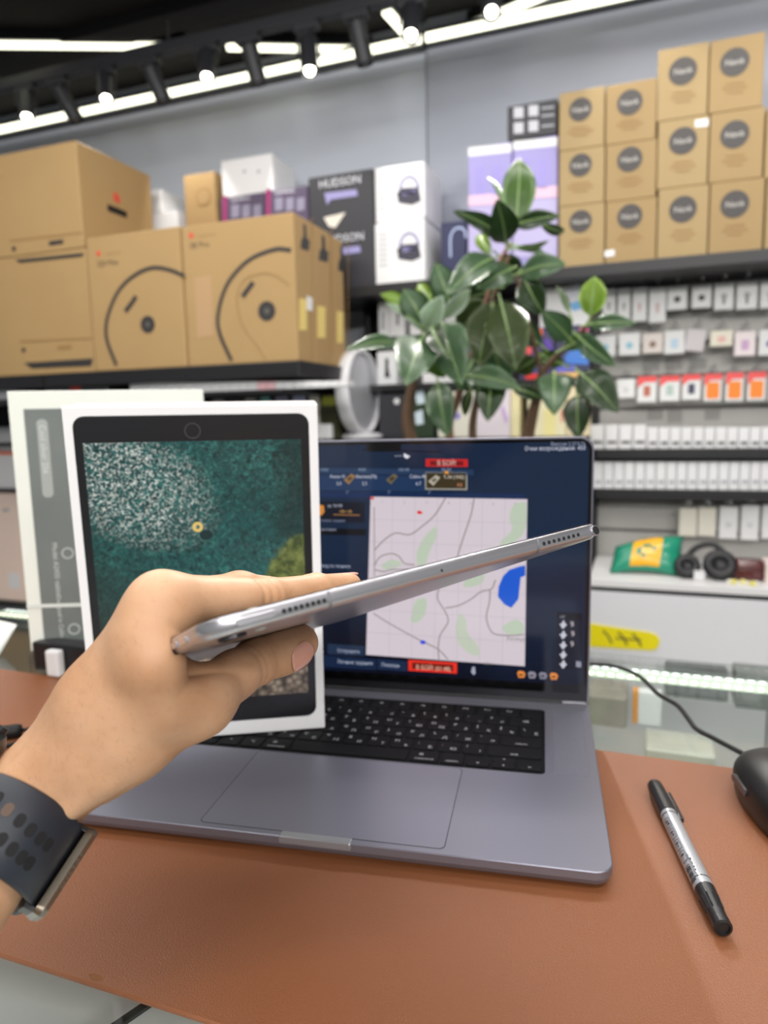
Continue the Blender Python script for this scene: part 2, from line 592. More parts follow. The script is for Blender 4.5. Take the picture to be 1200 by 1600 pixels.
dB = 0.70
c = wbox('carton', -150, 142, 405, 577, dB, 0.33, m_card, 'wide brown carton lying flat under the carton with the handle hole', 'carton', 'large brown cartons', h0=hLs)
low_top = o_info[c.name][3]
decal('print_panel_edge', c, [(32, 532), (144, 527), (144, 530), (32, 535)], dB, m_ink_soft)
decal('print_robot_base', c, [(38, 567), (145, 560), (143, 572), (50, 576)], dB, m_ink)
decal_disc('print_button', c, 37, 547, 5, dB, m_ink, n=12)
decal('print_badge', c, [(90, 540), (112, 538), (112, 545), (90, 547)], dB, m_ink_soft)
decal_text('print_model_name', c, 'Pro', -14, 458, 9, dB, m_ink_soft)
c = wbox('carton', -165, 126, 246, 402, dB, 0.345, m_card, 'top brown carton with a slot handle and red mark on its side', 'carton', 'large brown cartons', h0=low_top + 0.001)
decal('print_panel_edge', c, [(15, 375), (128, 362), (128, 365), (15, 378)], dB, m_ink_soft)
decal('print_robot_base', c, [(24, 406), (131, 395), (129, 401), (31, 411)], dB, m_ink)
decal_disc('print_button', c, 22, 389, 5, dB, m_ink, n=12)
decal('print_badge', c, [(77, 377), (99, 374), (99, 381), (77, 384)], dB, m_ink)
decal_text('print_model_name', c, 'Pro', -6, 280, 9, dB, m_ink_soft)
# side of the top carton: handle hole, red mark
ur = o_info[c.name][1]
SF = Fr(W(ur, 0, dB), NB, Vector((0, 0, 1)), U)
for nm, q, mm in (('handle_hole', [(168, 319), (198, 331), (198, 341), (168, 329)], mat('hole_dark', (22, 17, 14), 0.9)),
                  ('print_mark', [(177, 300), (183, 303), (188, 314), (184, 318), (178, 312)], m_red)):
    bm = B(); prism(bm, SF, [SF.hit(*p) for p in q], 0.0002, 0.0014)
    obj(nm, bm, mm, c)

def robot_carton(x0, x1, yt, yb, d, label, arc, disc, pill, title, sub, tx, ty, depth):
    c = wbox('carton', x0, x1, yt, yb, d, depth, m_card, label, 'carton', 'large brown cartons', h0=hLs)
    if arc:
        decal_ring('print_robot_outline', c, arc, 7, d, m_ink)
        decal_disc('print_robot_turret', c, disc[0], disc[1], disc[2], d, m_ink)
        decal_disc('print_turret_centre', c, disc[0], disc[1], disc[2] * 0.3, d + 0.0012, mat('print_grey_centre', (92, 88, 82), 0.6), n=12)
        decal_ring('print_robot_bumper', c, pill, 9, d, m_ink)
        decal_disc('print_logo_mark', c, tx, ty, 5, d, m_red, n=6)
        decal_text('print_maker_name', c, title, tx + 10, ty + 4, 7, d, m_ink_soft)
        decal_text('print_model_name', c, sub, tx - 2, ty + 21, 11, d, m_ink)
    return c
c3 = robot_carton(141, 286, 362, 570, dB + 0.005, 'brown carton printed with half a robot vacuum, beside the stacked wide cartons',
             [(288, 431), (262, 421), (236, 419), (208, 432), (184, 457), (168, 497), (167, 530), (182, 571)],
             (231, 507, 16), [(196, 487), (205, 475), (213, 463)], 'roborock', 'Q8 Max', 154, 396, 0.3)
c4 = robot_carton(288, 462, 342, 563, dB, 'brown carton printed with half a robot vacuum, standing at the shelf end',
             [(455, 391), (429, 390), (387, 408), (355, 445), (341, 491), (344, 523), (362, 564)],
             (417, 486, 17), [(379, 464), (387, 453), (396, 441)], 'roborock', 'S8 Pro', 299, 368, 0.115)
i4 = o_info[c4.name]
decal('print_spec_panel', c4, [(304, 434), (330, 431), (335, 525), (308, 530)], dB, mat('print_pale_panel', (176, 142, 104), 0.7))
decal_ring('print_inner_outline', c4, [(452, 446), (430, 430), (405, 428), (380, 440), (370, 470), (380, 510), (405, 545), (415, 563)], 2, dB, m_ink_soft)
dd = dB - 0.115
back_labels = ['brown carton standing directly behind the robot vacuum carton at the shelf end',
               'rearmost brown carton of the row at the shelf end']
stack = [c4]
for k in range(2):
    th = 0.125 if k == 0 else 0.105
    bm = B(); box(bm, CW, i4[0] + 0.01, i4[1] - 0.0015 * (k + 1), hLs, i4[3] - 0.004 * k, dd - th, dd - 0.003, bevel=0.003, seg=1)
    o = tag(obj('carton', bm, m_card, None), back_labels[k], 'carton', 'large brown cartons')
    o_info[o.name] = (i4[0], i4[1] - 0.0015 * (k + 1), hLs, i4[3], dd)
    stack.append(o)
    dd -= th
# end faces of the row: printed figures and stickers
prints = (((466, 372), (485, 352), 0), ((494, 382), (511, 366), 1), ((524, 398), (540, 385), 2))
for k, o in enumerate(stack):
    ue = o_info[o.name][1]
    SF = Fr(W(ue, 0, 0), -NB, Vector((0, 0, 1)), -U)
    SF = Fr(W(ue, 0, 0), NB, Vector((0, 0, 1)), U)
    xa, xb = ((465, 488), (493, 518), (524, 544))[k]
    w = xb - xa
    def S(fx, y): return SF.hit(xa + fx * w, y)
    y0 = (350, 368, 384)[k]
    bm = B()
    prism(bm, SF, [S(.38, y0), S(.55, y0 + 1), S(.6, y0 + 22), S(.8, y0 + 26), S(.75, y0 + 42), S(.2, y0 + 38), S(.25, y0 + 24), S(.4, y0 + 20)], 0.0002, 0.0012)
    obj('print_vacuum_figure', bm, m_ink, o)
    ys = (466, 478, 486)[k]
    bm = B(); prism(bm, SF, [S(.12, ys), S(.6, ys + 2), S(.6, ys + 50), S(.12, ys + 50)], 0.0002, 0.0012)
    obj('sticker', bm, mat('yellow_sticker', (226, 202, 122), 0.5), o)
    if k == 0:
        bm = B(); prism(bm, SF, [S(.62, 462), S(.98, 466), S(.98, 486), S(.62, 484)], 0.0002, 0.0012)
        obj('price_sticker', bm, m_white, o)
    bm = B(); prism(bm, SF, [SF.hit(xb - 1, y0 - 10), SF.hit(xb, y0 - 10), SF.hit(xb, 560), SF.hit(xb - 1, 560)], 0.0002, 0.0008)
    obj('tape_seam', bm, m_ink_soft, o)

# ------------------------------------------------ upper shelf of the right and middle units
dU = 0.30
uU0, hU = onwall(588, 437, dU)
hU = (onwall(930, 412, dU)[1] + onwall(1190, 393, dU)[1] + onwall(620, 437, dU)[1]) / 3
t = thing('long_shelf', W(0, hU, 0.1), 'long black upper wall shelf carrying the kraft and printed boxes', 'shelf')
bm = B(); box(bm, CW, -3.1, 1.5, hU - 0.036, hU, 0.018, dU, bevel=0.003)
obj('shelf_board', bm, m_black, t)
for uu in (0.55, 0.95):
    bm = B(); prism(bm, Fr(W(uu, 0, 0), -NB, Vector((0, 0, 1)), U), [(0.058, hU - 0.037), (0.058, hU - 0.075), (0.07, hU - 0.075), (0.27, hU - 0.05), (0.27, hU - 0.037)], 0, 0.01)
    obj('shelf_bracket', bm, m_black, t)

dF = dU - 0.015
discs = {}
cols = [((873, 945), [410, 320, 232, 140], (907, [346, 258, 171]), 16),
        ((946, 1026), [405, 312, 222, 128], (984, [338, 249, 160]), 17),
        ((1027, 1107), [400, 292, 185, 72], (1067, [327, 220, 111]), 18),
        ((1108, 1194), [393, 282, 172, 57], (1148, [319, 210, 97]), 18),
        ((1196, 1282), [386, 274, 162], (1238, [311, 200]), 18)]
m_disc = mat('charcoal_logo_disc', (62, 58, 57), 0.55)
tier = ['bottom', 'middle', 'top']
colname = ['beside the lilac boxes', 'in the stack touching the tall ones', 'in the second tallest stack',
           'in the tallest stack', 'in the end stack']
for ci, ((x0, x1), ys, (cx, cys), rr) in enumerate(cols):
    hb = hU
    for k in range(len(ys) - 1):
        lab = 'kraft box with dark logo disc, %s one %s' % (tier[k], colname[ci])
        c = wbox('logo_box', x0, x1, ys[k + 1], ys[k], dF, 0.19, m_kraft if ci % 2 == 0 else m_card2, lab, 'box', 'kraft boxes with logo discs', h0=hb, bevel=0.002, du=0.001)
        hb = o_info[c.name][3] + 0.0006
        decal_disc('logo_disc', c, cx, cys[k], rr, dF, m_disc)
        decal_text('logo_lettering', c, 'Nank', cx, cys[k] + 4, 8, dF + 0.0014, mat('pale_print', (190, 186, 180), 0.6), 'CENTER')
        for j, wpx in enumerate((30, 40, 24)):
            yy = cys[k] + (32 + 7 * j) * (0.85 if ci < 2 else 1)
            decal('print_line', c, [(cx - wpx / 2, yy + .05 * wpx), (cx + wpx / 2, yy - .05 * wpx), (cx + wpx / 2, yy + 2 - .05 * wpx), (cx - wpx / 2, yy + 2 + .05 * wpx)], dF, m_ink_soft)
        if (ci, k) == (2, 1):
            decal('price_sticker', c, [(1086, 188), (1107, 185), (1107, 197), (1086, 199)], dF, m_white)
        if (ci, k) == (1, 0):
            decal('price_sticker', c, [(945, 392), (960, 390), (960, 400), (945, 402)], dF, m_white)

# lilac boxes with a black box on top, navy box
m_lilac = mat('lilac_print', (152, 144, 200), 0.4, var=0.05, scale=8)
lil = []
for (xa, xb), lab in (((731, 800), 'lilac printed box with a white band, behind the top plant leaf'),
                      ((801, 872), 'lilac printed box with a white band, next to the kraft boxes')):
    c = wbox('printed_box', xa, xb, 226 if xa < 800 else 216, 416, dF - 0.02, 0.17, m_lilac, lab, 'box', 'lilac printed boxes', h0=hU, du=0.001)
    lil.append(c)
    s = -0.1
    y1 = 226 if xa < 800 else 216
    decal('print_white_band', c, [(xa + 1, y1 + 5), (xb - 1, y1 - 2), (xb - 1, y1 + 12), (xa + 1, y1 + 19)], dF - 0.02, m_white)
    decal('print_lower_panel', c, [(xa + 1, y1 + 98), (xb - 1, y1 + 94), (xb - 1, y1 + 184), (xa + 1, y1 + 186)], dF - 0.02, mat('pale_lilac_print', (178, 170, 210), 0.4))
    decal('print_pink_strip', c, [(xa + 1, y1 + 80), (xb - 1, y1 + 74), (xb - 1, y1 + 92), (xa + 1, y1 + 96)], dF - 0.02, mat('pink_print', (222, 186, 208), 0.4))
    for q in (0.28, 0.66):
        xx = xa + (xb - xa) * q
        decal('print_tower', c, [(xx - 7, y1 + 34), (xx + 7, y1 + 32), (xx + 7, y1 + 78), (xx - 7, y1 + 79)], dF - 0.02, mat('violet_print', (150, 140, 205), 0.4))
c = wbox('printed_box', 793, 871, 160, 217, dF - 0.02, 0.16, mat('black_box_board', (46, 46, 52), 0.5), 'flat black box with white icons on top of the lilac boxes', 'box', None, h0=max(o_info[lil[0].name][3], o_info[lil[1].name][3]) + 0.0008)
for i, (xx, yy) in enumerate(((803, 168), (826, 165), (803, 192), (826, 189))):
    decal('print_icon', c, [(xx, yy), (xx + 15, yy - 1), (xx + 15, yy + 16), (xx, yy + 17)], dF - 0.02, mat('pale_icon', (196, 196, 204), 0.5))
for yy in (168, 180, 196):
    decal('print_line', c, [(846, yy), (866, yy - 2), (866, yy + 1), (846, yy + 3)], dF - 0.02, m_grey_print)
c = wbox('printed_box', 689, 729, 346, 420, dF - 0.03, 0.14, mat('navy_box_board', (34, 38, 76), 0.45), 'small navy box with a pale arch outline beside the lilac boxes', 'box', None, h0=hU)
decal_ring('print_arch', c, [(704, 402), (704, 372), (709, 360), (717, 356), (726, 360), (728, 372)], 3, dF - 0.03, mat('pale_blue_print', (168, 180, 214), 0.5))

# white headset boxes, black box, and the small boxes over the cartons
hb = hU
for k, (yt, yb) in enumerate(((345, 437), (257, 345))):
    c = wbox('headset_box', 586, 664, yt, yb, dF, 0.2, m_white, ('lower' if k == 0 else 'upper') + ' white box of two stacked boxes picturing a headset', 'box', 'white headset boxes', h0=hb)
    hb = o_info[c.name][3] + 0.0006
    ox, oy = 640, (388, 300)[k]
    decal('print_headset_body', c, [(ox - 20, oy + 2), (ox - 12, oy - 6), (ox + 14, oy - 8), (ox + 18, oy + 14), (ox + 4, oy + 20), (ox - 17, oy + 17)], dF, mat('headset_print', (52, 50, 66), 0.5))
    decal_ring('print_headset_band', c, [(ox - 16, oy - 4), (ox - 10, oy - 18), (ox, oy - 24), (ox + 9, oy - 19), (ox + 15, oy - 6)], 4, dF, mat('violet_grey_print', (134, 130, 170), 0.5))
    decal('print_visor', c, [(ox - 10, oy - 2), (ox + 10, oy - 5), (ox + 10, oy + 4), (ox - 10, oy + 6)], dF, mat('violet_print2', (150, 146, 196), 0.5))
    for j in range(7):
        yy = oy - 22 + 8 * j
        decal('print_line', c, [(592, yy), (606, yy - 1), (606, yy + 1), (592, yy + 2)], dF, m_grey_print)
c = wbox('printed_box', 484, 585, 270, 442, dF, 0.2, mat('black_box_board', (46, 46, 52), 0.5), 'tall black printed box beside the white headset boxes', 'box', None, h0=hU)
for k, (ox, oy) in enumerate(((531, 284), (536, 372))):
    decal_text('print_title', c, 'HUDSON', ox, oy + 6, 13, dF, mat('pale_print2', (216, 218, 226), 0.5), 'CENTER')
    decal('print_device', c, [(ox - 24, oy + 18), (ox + 26, oy + 12), (ox + 28, oy + 22), (ox - 14, oy + 28), (ox - 20, oy + 36)], dF, mat('violet_print2', (150, 146, 196), 0.5))
decal('print_white_wedge', c, [(506, 340), (540, 332), (524, 356), (514, 354)], dF, mat('pale_wedge', (222, 216, 204), 0.5))
dS = dF - 0.02
for k, (xa, xb) in enumerate(((347, 414), (415, 484))):
    c = wbox('printed_box', xa, xb, 305 if k == 0 else 294, 452, dS, 0.16, mat('purple_dark_print', (82, 70, 96), 0.5), ('dark purple printed box behind the brown cartons under the white box', 'dark purple printed box touching the tall black box')[k], 'box', 'purple printed boxes', h0=hU)
    y1 = 305 if k == 0 else 294
    decal('print_magenta_edge', c, [(xa + 1, y1 + 2), (xa + 8, y1 + 1), (xa + 8, y1 + 60), (xa + 1, y1 + 60)], dS, mat('magenta_print', (150, 44, 104), 0.5))
    for j in range(3):
        xx = xa + 15 + 17 * j
        decal('print_picture', c, [(xx, y1 + 16), (xx + 12, y1 + 14), (xx + 12, y1 + 34), (xx, y1 + 36)], dS, mat('grey_lilac_print', (140, 136, 158), 0.5))
    decal_text('print_title', c, 'GAMING', xa + 14, y1 + 11, 7, dS, mat('pale_print2', (216, 218, 226), 0.5))
    top_h = o_info[c.name][3]
c = wbox('white_carton', 346, 426, 245, 300, dS - 0.01, 0.17, m_white, 'white carton standing on the purple printed boxes', 'carton', None, h0=top_h + 0.001)
for xx in (382, 404):
    decal_disc('print_dot', c, xx, 268, 3, dS - 0.01, m_grey_print, n=10)
c = wbox('kraft_box', 291, 340, 270, 452, dS + 0.01, 0.1, m_card, 'narrow kraft box between the white boxes behind the cartons', 'box', None, h0=hU)
decal_disc('print_stamp', c, 318, 308, 16, dS + 0.01, m_ink_soft)
decal_disc('print_stamp_inner', c, 318, 308, 13, dS + 0.0112, m_card)
hb = hU
for k, (xa, xb, yt, yb) in enumerate(((232, 280, 332, 452), (229, 253, 296, 332))):
    c = wbox('white_carton', xa, xb, yt, yb, dS, 0.14, m_white, ('white carton behind the brown carton, right of the handle hole', 'small white box on top of the half-hidden white carton')[k], 'carton', 'white cartons', h0=hb)
    hb = o_info[c.name][3] + 0.0006
# ------------------------------------------------ middle unit behind the plant
u_post = onwall(925, 580, 0.10)[0]
u_mid0 = onwall(588, 580, 0.05)[0]
t = thing('shelving_unit', W(u_mid0 + 0.4, FLOOR, 0.1), 'black and grey wall shelving behind the plant', 'shelving')
bm = B(); box(bm, CW, u_mid0 - 0.02, u_post, FLOOR, hU - 0.04, 0.0185, 0.03)
obj('back_panel', bm, mat('dark_grey_panel', (92, 90, 90), 0.7), t)
hs_B = onwall(640, 524, 0.2)[1]
hs_C = onwall(640, 600, 0.22)[1]
hs_D = onwall(700, 684, 0.24)[1]
for hh_, dd_, xa, xb in ((hs_B, 0.21, u_mid0, onwall(800, 540, 0.2)[0]), (hs_C, 0.235, u_mid0, u_post), (hs_D, 0.26, u_mid0, u_post), (-0.32, 0.26, u_mid0, u_post)):
    bm = B(); box(bm, CW, xa, xb, hh_ - 0.022, hh_, 0.0305, dd_, bevel=0.002)
    obj('shelf_board', bm, m_black, t)
for uu in (u_post, u_mid0 - 0.02):
    bm = B(); box(bm, CW, uu, uu + 0.02, FLOOR, hU - 0.037, 0.0185, 0.11, bevel=0.002)
    obj('upright', bm, m_black, t)

g = 'goods behind the plant'
def good(name, x0, x1, yt, yb, d, m, label, hb, dep=0.08, group=g, cat='box'):
    h1 = min(onwall((x0 + x1) / 2, yt, d)[1], hU - 0.040)
    return wbox(name, x0, x1, yt, yb, d, dep, m, label, cat, group, h0=hb, h1=h1, bevel=0.002)
c = good('white_box', 591, 607, 470, 522, 0.19, m_white, 'narrow white box under the black shelf end beside the cartons', hs_B)
decal('print_stripe', c, [(596, 488), (601, 488), (601, 515), (596, 515)], 0.19, m_grey_print)
c = good('white_box', 608, 632, 474, 522, 0.19, m_white, 'white box with a dark stripe beside the narrow white box', hs_B)
decal('print_stripe', c, [(620, 480), (623, 480), (623, 508), (620, 508)], 0.19, m_ink)
c = good('white_box', 640, 690, 470, 522, 0.19, m_white, 'white box half hidden by variegated plant leaves', hs_B)
c = good('white_box', 694, 745, 455, 522, 0.19, m_white, 'taller white box hidden among the plant leaves', hs_B)
decal_disc('print_dot', c, 763 - 40, 470, 6, 0.19, m_red, n=12)
c = good('white_box', 589, 619, 549, 600, 0.21, m_white, 'white box with a small figure print right of the round mirror', hs_C)
decal('print_figure', c, [(602, 560), (607, 560), (607, 576), (610, 590), (601, 590), (602, 576)], 0.21, m_ink)
c = good('white_box', 660, 716, 582, 600, 0.21, m_white, 'flat white box lying under the grey-green leaf', hs_C)
c = good('toy_box', 722, 760, 530, 600, 0.21, mat('toy_violet', (96, 82, 150), 0.4), 'violet toy box with orange and pink prints behind the plant stems', hs_C)
decal('print_orange', c, [(738, 533), (748, 535), (747, 546), (739, 546)], 0.21, mat('orange_print', (240, 110, 60), 0.4))
decal('print_pink', c, [(752, 540), (760, 540), (760, 552), (752, 552)], 0.21, mat('hot_pink_print', (232, 92, 140), 0.4))
m_cool = mat('toy_blue', (84, 92, 176), 0.4)
c = good('toy_box', 812, 866, 512, 594, 0.215, mat('toy_orange_card', (70, 64, 100), 0.4), 'toy box printed with orange, violet and blue shapes', hs_C)
for nm, q, mm in (('print_orange', [(824, 516), (848, 514), (846, 536), (836, 530)], mat('orange_print', (240, 110, 60), 0.4)),
                  ('print_coral', [(822, 538), (830, 534), (831, 552), (823, 555)], mat('coral_print', (226, 88, 88), 0.4)),
                  ('print_violet', [(850, 532), (858, 530), (866, 552), (860, 556)], mat('violet_strong', (96, 66, 170), 0.4)),
                  ('print_blue', [(812, 576), (838, 570), (836, 582), (816, 583)], mat('blue_violet_print', (106, 108, 200), 0.4)),
                  ('print_red', [(820, 585), (842, 584), (842, 593), (822, 594)], mat('red_strong', (226, 56, 52), 0.4))):
    decal(nm, c, q, 0.215, mm)
c = good('toy_box', 868, 921, 508, 594, 0.215, mat('toy_navy_card', (60, 62, 92), 0.4), 'toy box printed with a blue car and pink star, by the black upright', hs_C)
for nm, q, mm in (('print_pink', [(872, 520), (881, 518), (882, 528), (874, 530)], mat('hot_pink_print', (232, 92, 140), 0.4)),
                  ('print_pink', [(905, 513), (919, 511), (918, 523), (907, 525)], mat('hot_pink_print', (232, 92, 140), 0.4)),
                  ('print_blue_car', [(882, 558), (896, 542), (916, 550), (920, 570), (884, 568)], mat('sky_blue_print', (72, 124, 206), 0.4)),
                  ('print_blue', [(868, 574), (898, 570), (898, 580), (870, 582)], mat('blue_violet_print', (106, 108, 200), 0.4)),
                  ('print_tan', [(862, 583), (906, 581), (906, 590), (862, 592)], mat('tan_print', (226, 186, 120), 0.4))):
    decal(nm, c, q, 0.215, mm)
hk = onwall(880, 505, 0.2)[1]
c = wbox('kids_box', 843, 922, 433, 503, 0.20, 0.1, m_white, 'white box with coral and blue prints under the shelf by the bright leaf', 'box', g, h0=hs_C + 0.155, h1=hU - 0.040)
bm = B(); box(bm, CW, onwall(836, 505, 0.2)[0], u_post, hs_C + 0.145, hs_C + 0.155, 0.0305, 0.20)
obj('shelf_board', bm, m_black, t)
for nm, q, mm in (('print_coral', [(866, 436), (874, 435), (874, 443), (866, 444)], mat('coral_print', (226, 88, 88), 0.4)),
                  ('print_blue', [(890, 474), (907, 468), (911, 482), (895, 486)], mat('light_blue_print', (110, 172, 226), 0.4)),
                  ('print_grey', [(886, 448), (906, 444), (908, 464), (890, 468)], mat('pale_grey_print', (210, 212, 222), 0.4))):
    decal(nm, c, q, 0.20, mm)
c = good('black_box', 592, 634, 616, 682, 0.24, mat('black_box_board', (46, 46, 52), 0.5), 'charcoal box with a white dot logo behind the round mirror', hs_D)
decal_disc('print_logo', c, 620, 627, 5, 0.24, m_white, n=14)
c = good('glass_jar_box', 640, 678, 610, 682, 0.22, mat('dark_green_pack', (44, 62, 40), 0.4), 'dark green box with pale blue highlights behind the thick stem', hs_D)
for q in ([(648, 612), (662, 610), (664, 630), (652, 632)], [(648, 645), (660, 640), (662, 662), (650, 664)]):
    decal('print_pale', c, q, 0.22, mat('pale_cyan_print', (214, 230, 240), 0.4))
for k, (xa, xb, yt, mm, lab) in enumerate(((684, 744, 612, mat('ivory_board', (232, 228, 214), 0.5), 'ivory box with a violet dot behind the reddish stem'),
                                  (745, 797, 606, mat('pale_pink_board', (232, 222, 230), 0.5), 'pale pink box with a lilac stroke behind the drooping leaf'),
                                  (798, 812, 606, mat('pale_yellow_board', (236, 226, 178), 0.5), 'thin pale yellow box beside the pale pink box'),
                                  (824, 884, 604, m_cream, 'cream box with a yellow stripe below the striped leaf'),
                                  (885, 921, 604, mat('beige_board', (226, 212, 176), 0.5), 'beige box by the black upright, partly behind a dark leaf'))):
    c = good('cosmetics_box', xa, xb, yt, 683, 0.24, mm, lab, hs_D, group='pale boxes behind the plant')
    if k == 0:
        decal_disc('print_dot', c, 714, 650, 6, 0.24, mat('violet_print', (150, 140, 205), 0.4), n=12)
    if k == 1:
        decal('print_stroke', c, [(782, 640), (786, 632), (794, 655), (790, 662)], 0.24, mat('lilac_stroke', (206, 178, 220), 0.4))
    if k == 3:
        decal('print_stripe', c, [(850, 640), (868, 638), (868, 680), (850, 682)], 0.24, mat('yellow_stripe', (236, 226, 160), 0.4))
        decal('print_stroke', c, [(876, 640), (880, 640), (880, 660), (876, 660)], 0.24, mat('coral_stroke', (220, 150, 130), 0.4))

# ------------------------------------------------ right slat wall with hooks
u_r0, u_r1 = u_post + 0.022, 1.5
t_sl = thing('slatwall', W(0.2, -0.5, 0.05), 'light grey slatted display wall with rows of hooked packages', 'slatwall')
bm = B(); box(bm, CW, u_r0, u_r1, -0.62, hU - 0.036, 0.0185, 0.040)
obj('backing', bm, mat('slat_groove', (120, 118, 115), 0.7), t_sl)
m_slat = mat('slat_laminate', (182, 180, 176), 0.45, var=0.02, scale=5)
hcur = -0.62
while hcur < hU - 0.05:
    top = min(hcur + 0.094, hU - 0.038)
    bm = B(); box(bm, CW, u_r0, u_r1, hcur + 0.002, top, 0.0402, 0.056, bevel=0.003, seg=1)
    obj('slat', bm, m_slat, t_sl)
    hcur += 0.1

m_pack = mat('white_pack', (228, 228, 228), 0.35)
m_clear = glass('clear_plastic', (0.93, 0.93, 0.93), 0.08)
m_metal = mat('chrome_hook', (190, 190, 195), 0.25, 0.9)
def hang(x0, x1, yt, yb, label, pic=None, m=None, top=None, rot=0.0, d=0.13, group='packages on the hooks'):
    xm, ym = (x0 + x1) / 2, (yt + yb) / 2
    ua, ub = onwall(x0, ym, d)[0], onwall(x1, ym, d)[0]
    h1, h0 = onwall(xm, yt, d)[1], onwall(xm, yb, d)[1]
    uc, w = (ua + ub) / 2, (ub - ua) / 2
    hook_h = h1 + 0.012
    ca, sa = math.cos(rot), math.sin(rot)
    X = U * ca + Vector((0, 0, 1)) * sa
    Y = Vector((0, 0, 1)) * ca - U * sa
    F = Fr(W(uc, hook_h, d), X, Y, -NB)
    t = thing('hanging_package', W(uc, h0, d), label, 'package', group)
    hh_ = hook_h - h0
    bm = B(); box(bm, F, -w, w, -hh_, -0.016, -0.018, 0.0, bevel=0.002, seg=1)
    obj('pack', bm, m or m_pack, t)
    bm = B()
    pts = [(-w * .5, -0.016), (-w * .5, 0.004), (-w * .3, 0.010), (w * .3, 0.010), (w * .5, 0.004), (w * .5, -0.016)]
    prism(bm, F, pts, -0.006, -0.005)
    obj('hang_tab', bm, m_clear, t)
    bm = B(); tube(bm, [W(uc, hook_h, 0.056), W(uc, hook_h, d + 0.02), W(uc, hook_h + 0.012, d + 0.028)], 0.0022, 6)
    obj('hook', bm, m_metal, t_sl)
    ph = hh_ - 0.016
    if top is not None:
        bm = B(); prism(bm, F, [(-w, -0.016), (w, -0.016), (w, -0.016 - ph * .22), (-w * .3, -0.016 - ph * .22), (-w, -0.016 - ph * .42)], 0.0002, 0.0012)
        obj('print_header', bm, top, t)
    if pic is not None:
        kind, mm = pic
        bm = B()
        cy = -0.016 - ph * .56
        if kind == 'round':
            prism(bm, F, circ(0, cy, w * .34, 16), 0.0002, 0.0012)
        elif kind == 'cable':
            ring(bm, F, 0, cy + w * .2, w * .14, w * .26, 0.0002, 0.0012, 14)
            prism(bm, F, rrect(-w * .1, w * .1, cy - w * .7, cy, w * .08, 3), 0.0002, 0.0012)
        elif kind == 'square':
            prism(bm, F, rrect(-w * .36, w * .36, cy - ph * .2, cy + ph * .2, w * .12, 3), 0.0002, 0.0012)
        else:
            prism(bm, F, rrect(-w * .72, w * .72, cy - ph * .34, cy + ph * .26, w * .2, 3), 0.0002, 0.0012)
        obj('print_picture', bm, mm, t)
    return t

dk, lb, rs = mat('pic_dark', (70, 68, 70), 0.5), mat('pic_lightblue', (150, 196, 214), 0.5), mat('pic_rose', (206, 150, 150), 0.5)
m_hot = mat('header_coral', (238, 84, 84), 0.4)
m_or = mat('pic_orange', (240, 134, 36), 0.4)
cab = ('cable', dk)
for i, (x0, x1, yt, yb) in enumerate(((941, 962, 449, 498), (965, 985, 448, 500), (988, 1011, 447, 502), (1014, 1041, 447, 504))):
    hang(x0, x1, yt, yb, ['tall narrow package half behind the bright green leaf', 'tall narrow package with a dark cable picture near the bright leaf',
         'tall narrow package with a rosy picture, top hook row', 'widest tall narrow package, next to the square ones'][i], ('cable', dk if i < 2 else rs))
for i, (x0, x1, yt, yb) in enumerate(((1043, 1074, 445, 484), (1081, 1112, 443, 481), (1116, 1147, 440, 484), (1151, 1184, 438, 483), (1188, 1220, 436, 481))):
    hang(x0, x1, yt, yb, ['square white package beside the tall narrow ones, top hook row', 'second square white package of the top hook row',
         'square package with a black cable picture, top hook row', 'square package with a coiled cable, second from the frame end', 'square package at the far end of the top hook row'][i],
         ('round' if i < 2 else 'cable', dk))
r2 = [((931, 962, 522, 557), ('round', lb), 'package with a pale blue dot beside the black upright', None, 0),
      ((967, 1000, 518, 555), ('round', lb), 'package with a pale blue dot, second from the black upright', None, 0),
      ((1004, 1036, 518, 552), ('round', mat('pic_brown', (140, 112, 98), 0.5)), 'package with a brown dot picture, middle hook row', mat('pack_beige', (222, 212, 206), 0.4), 0),
      ((1038, 1070, 514, 553), ('square', mat('pic_iceblue', (190, 212, 232), 0.5)), 'package with an ice blue square picture', None, 0),
      ((1075, 1106, 512, 549), None, 'tilted silver pouch on a hook of the middle row', mat('pack_silver', (206, 200, 204), 0.3), -0.14),
      ((1110, 1145, 514, 541), ('square', mat('pic_peach', (236, 190, 180), 0.5)), 'short cream package with a peach picture', mat('pack_cream', (236, 230, 212), 0.4), 0),
      ((1148, 1181, 515, 556), ('square', mat('pic_orchid', (208, 170, 208), 0.5)), 'white package with an orchid picture and pink rim', mat('pack_pinkish', (238, 226, 228), 0.4), 0),
      ((1186, 1220, 512, 555), ('round', mat('pic_indigo', (86, 88, 160), 0.5)), 'package with an indigo dot at the end of the middle row', None, 0)]
for q, pic, lab, m, ro in r2:
    hang(*q, lab, pic, m, None, ro)
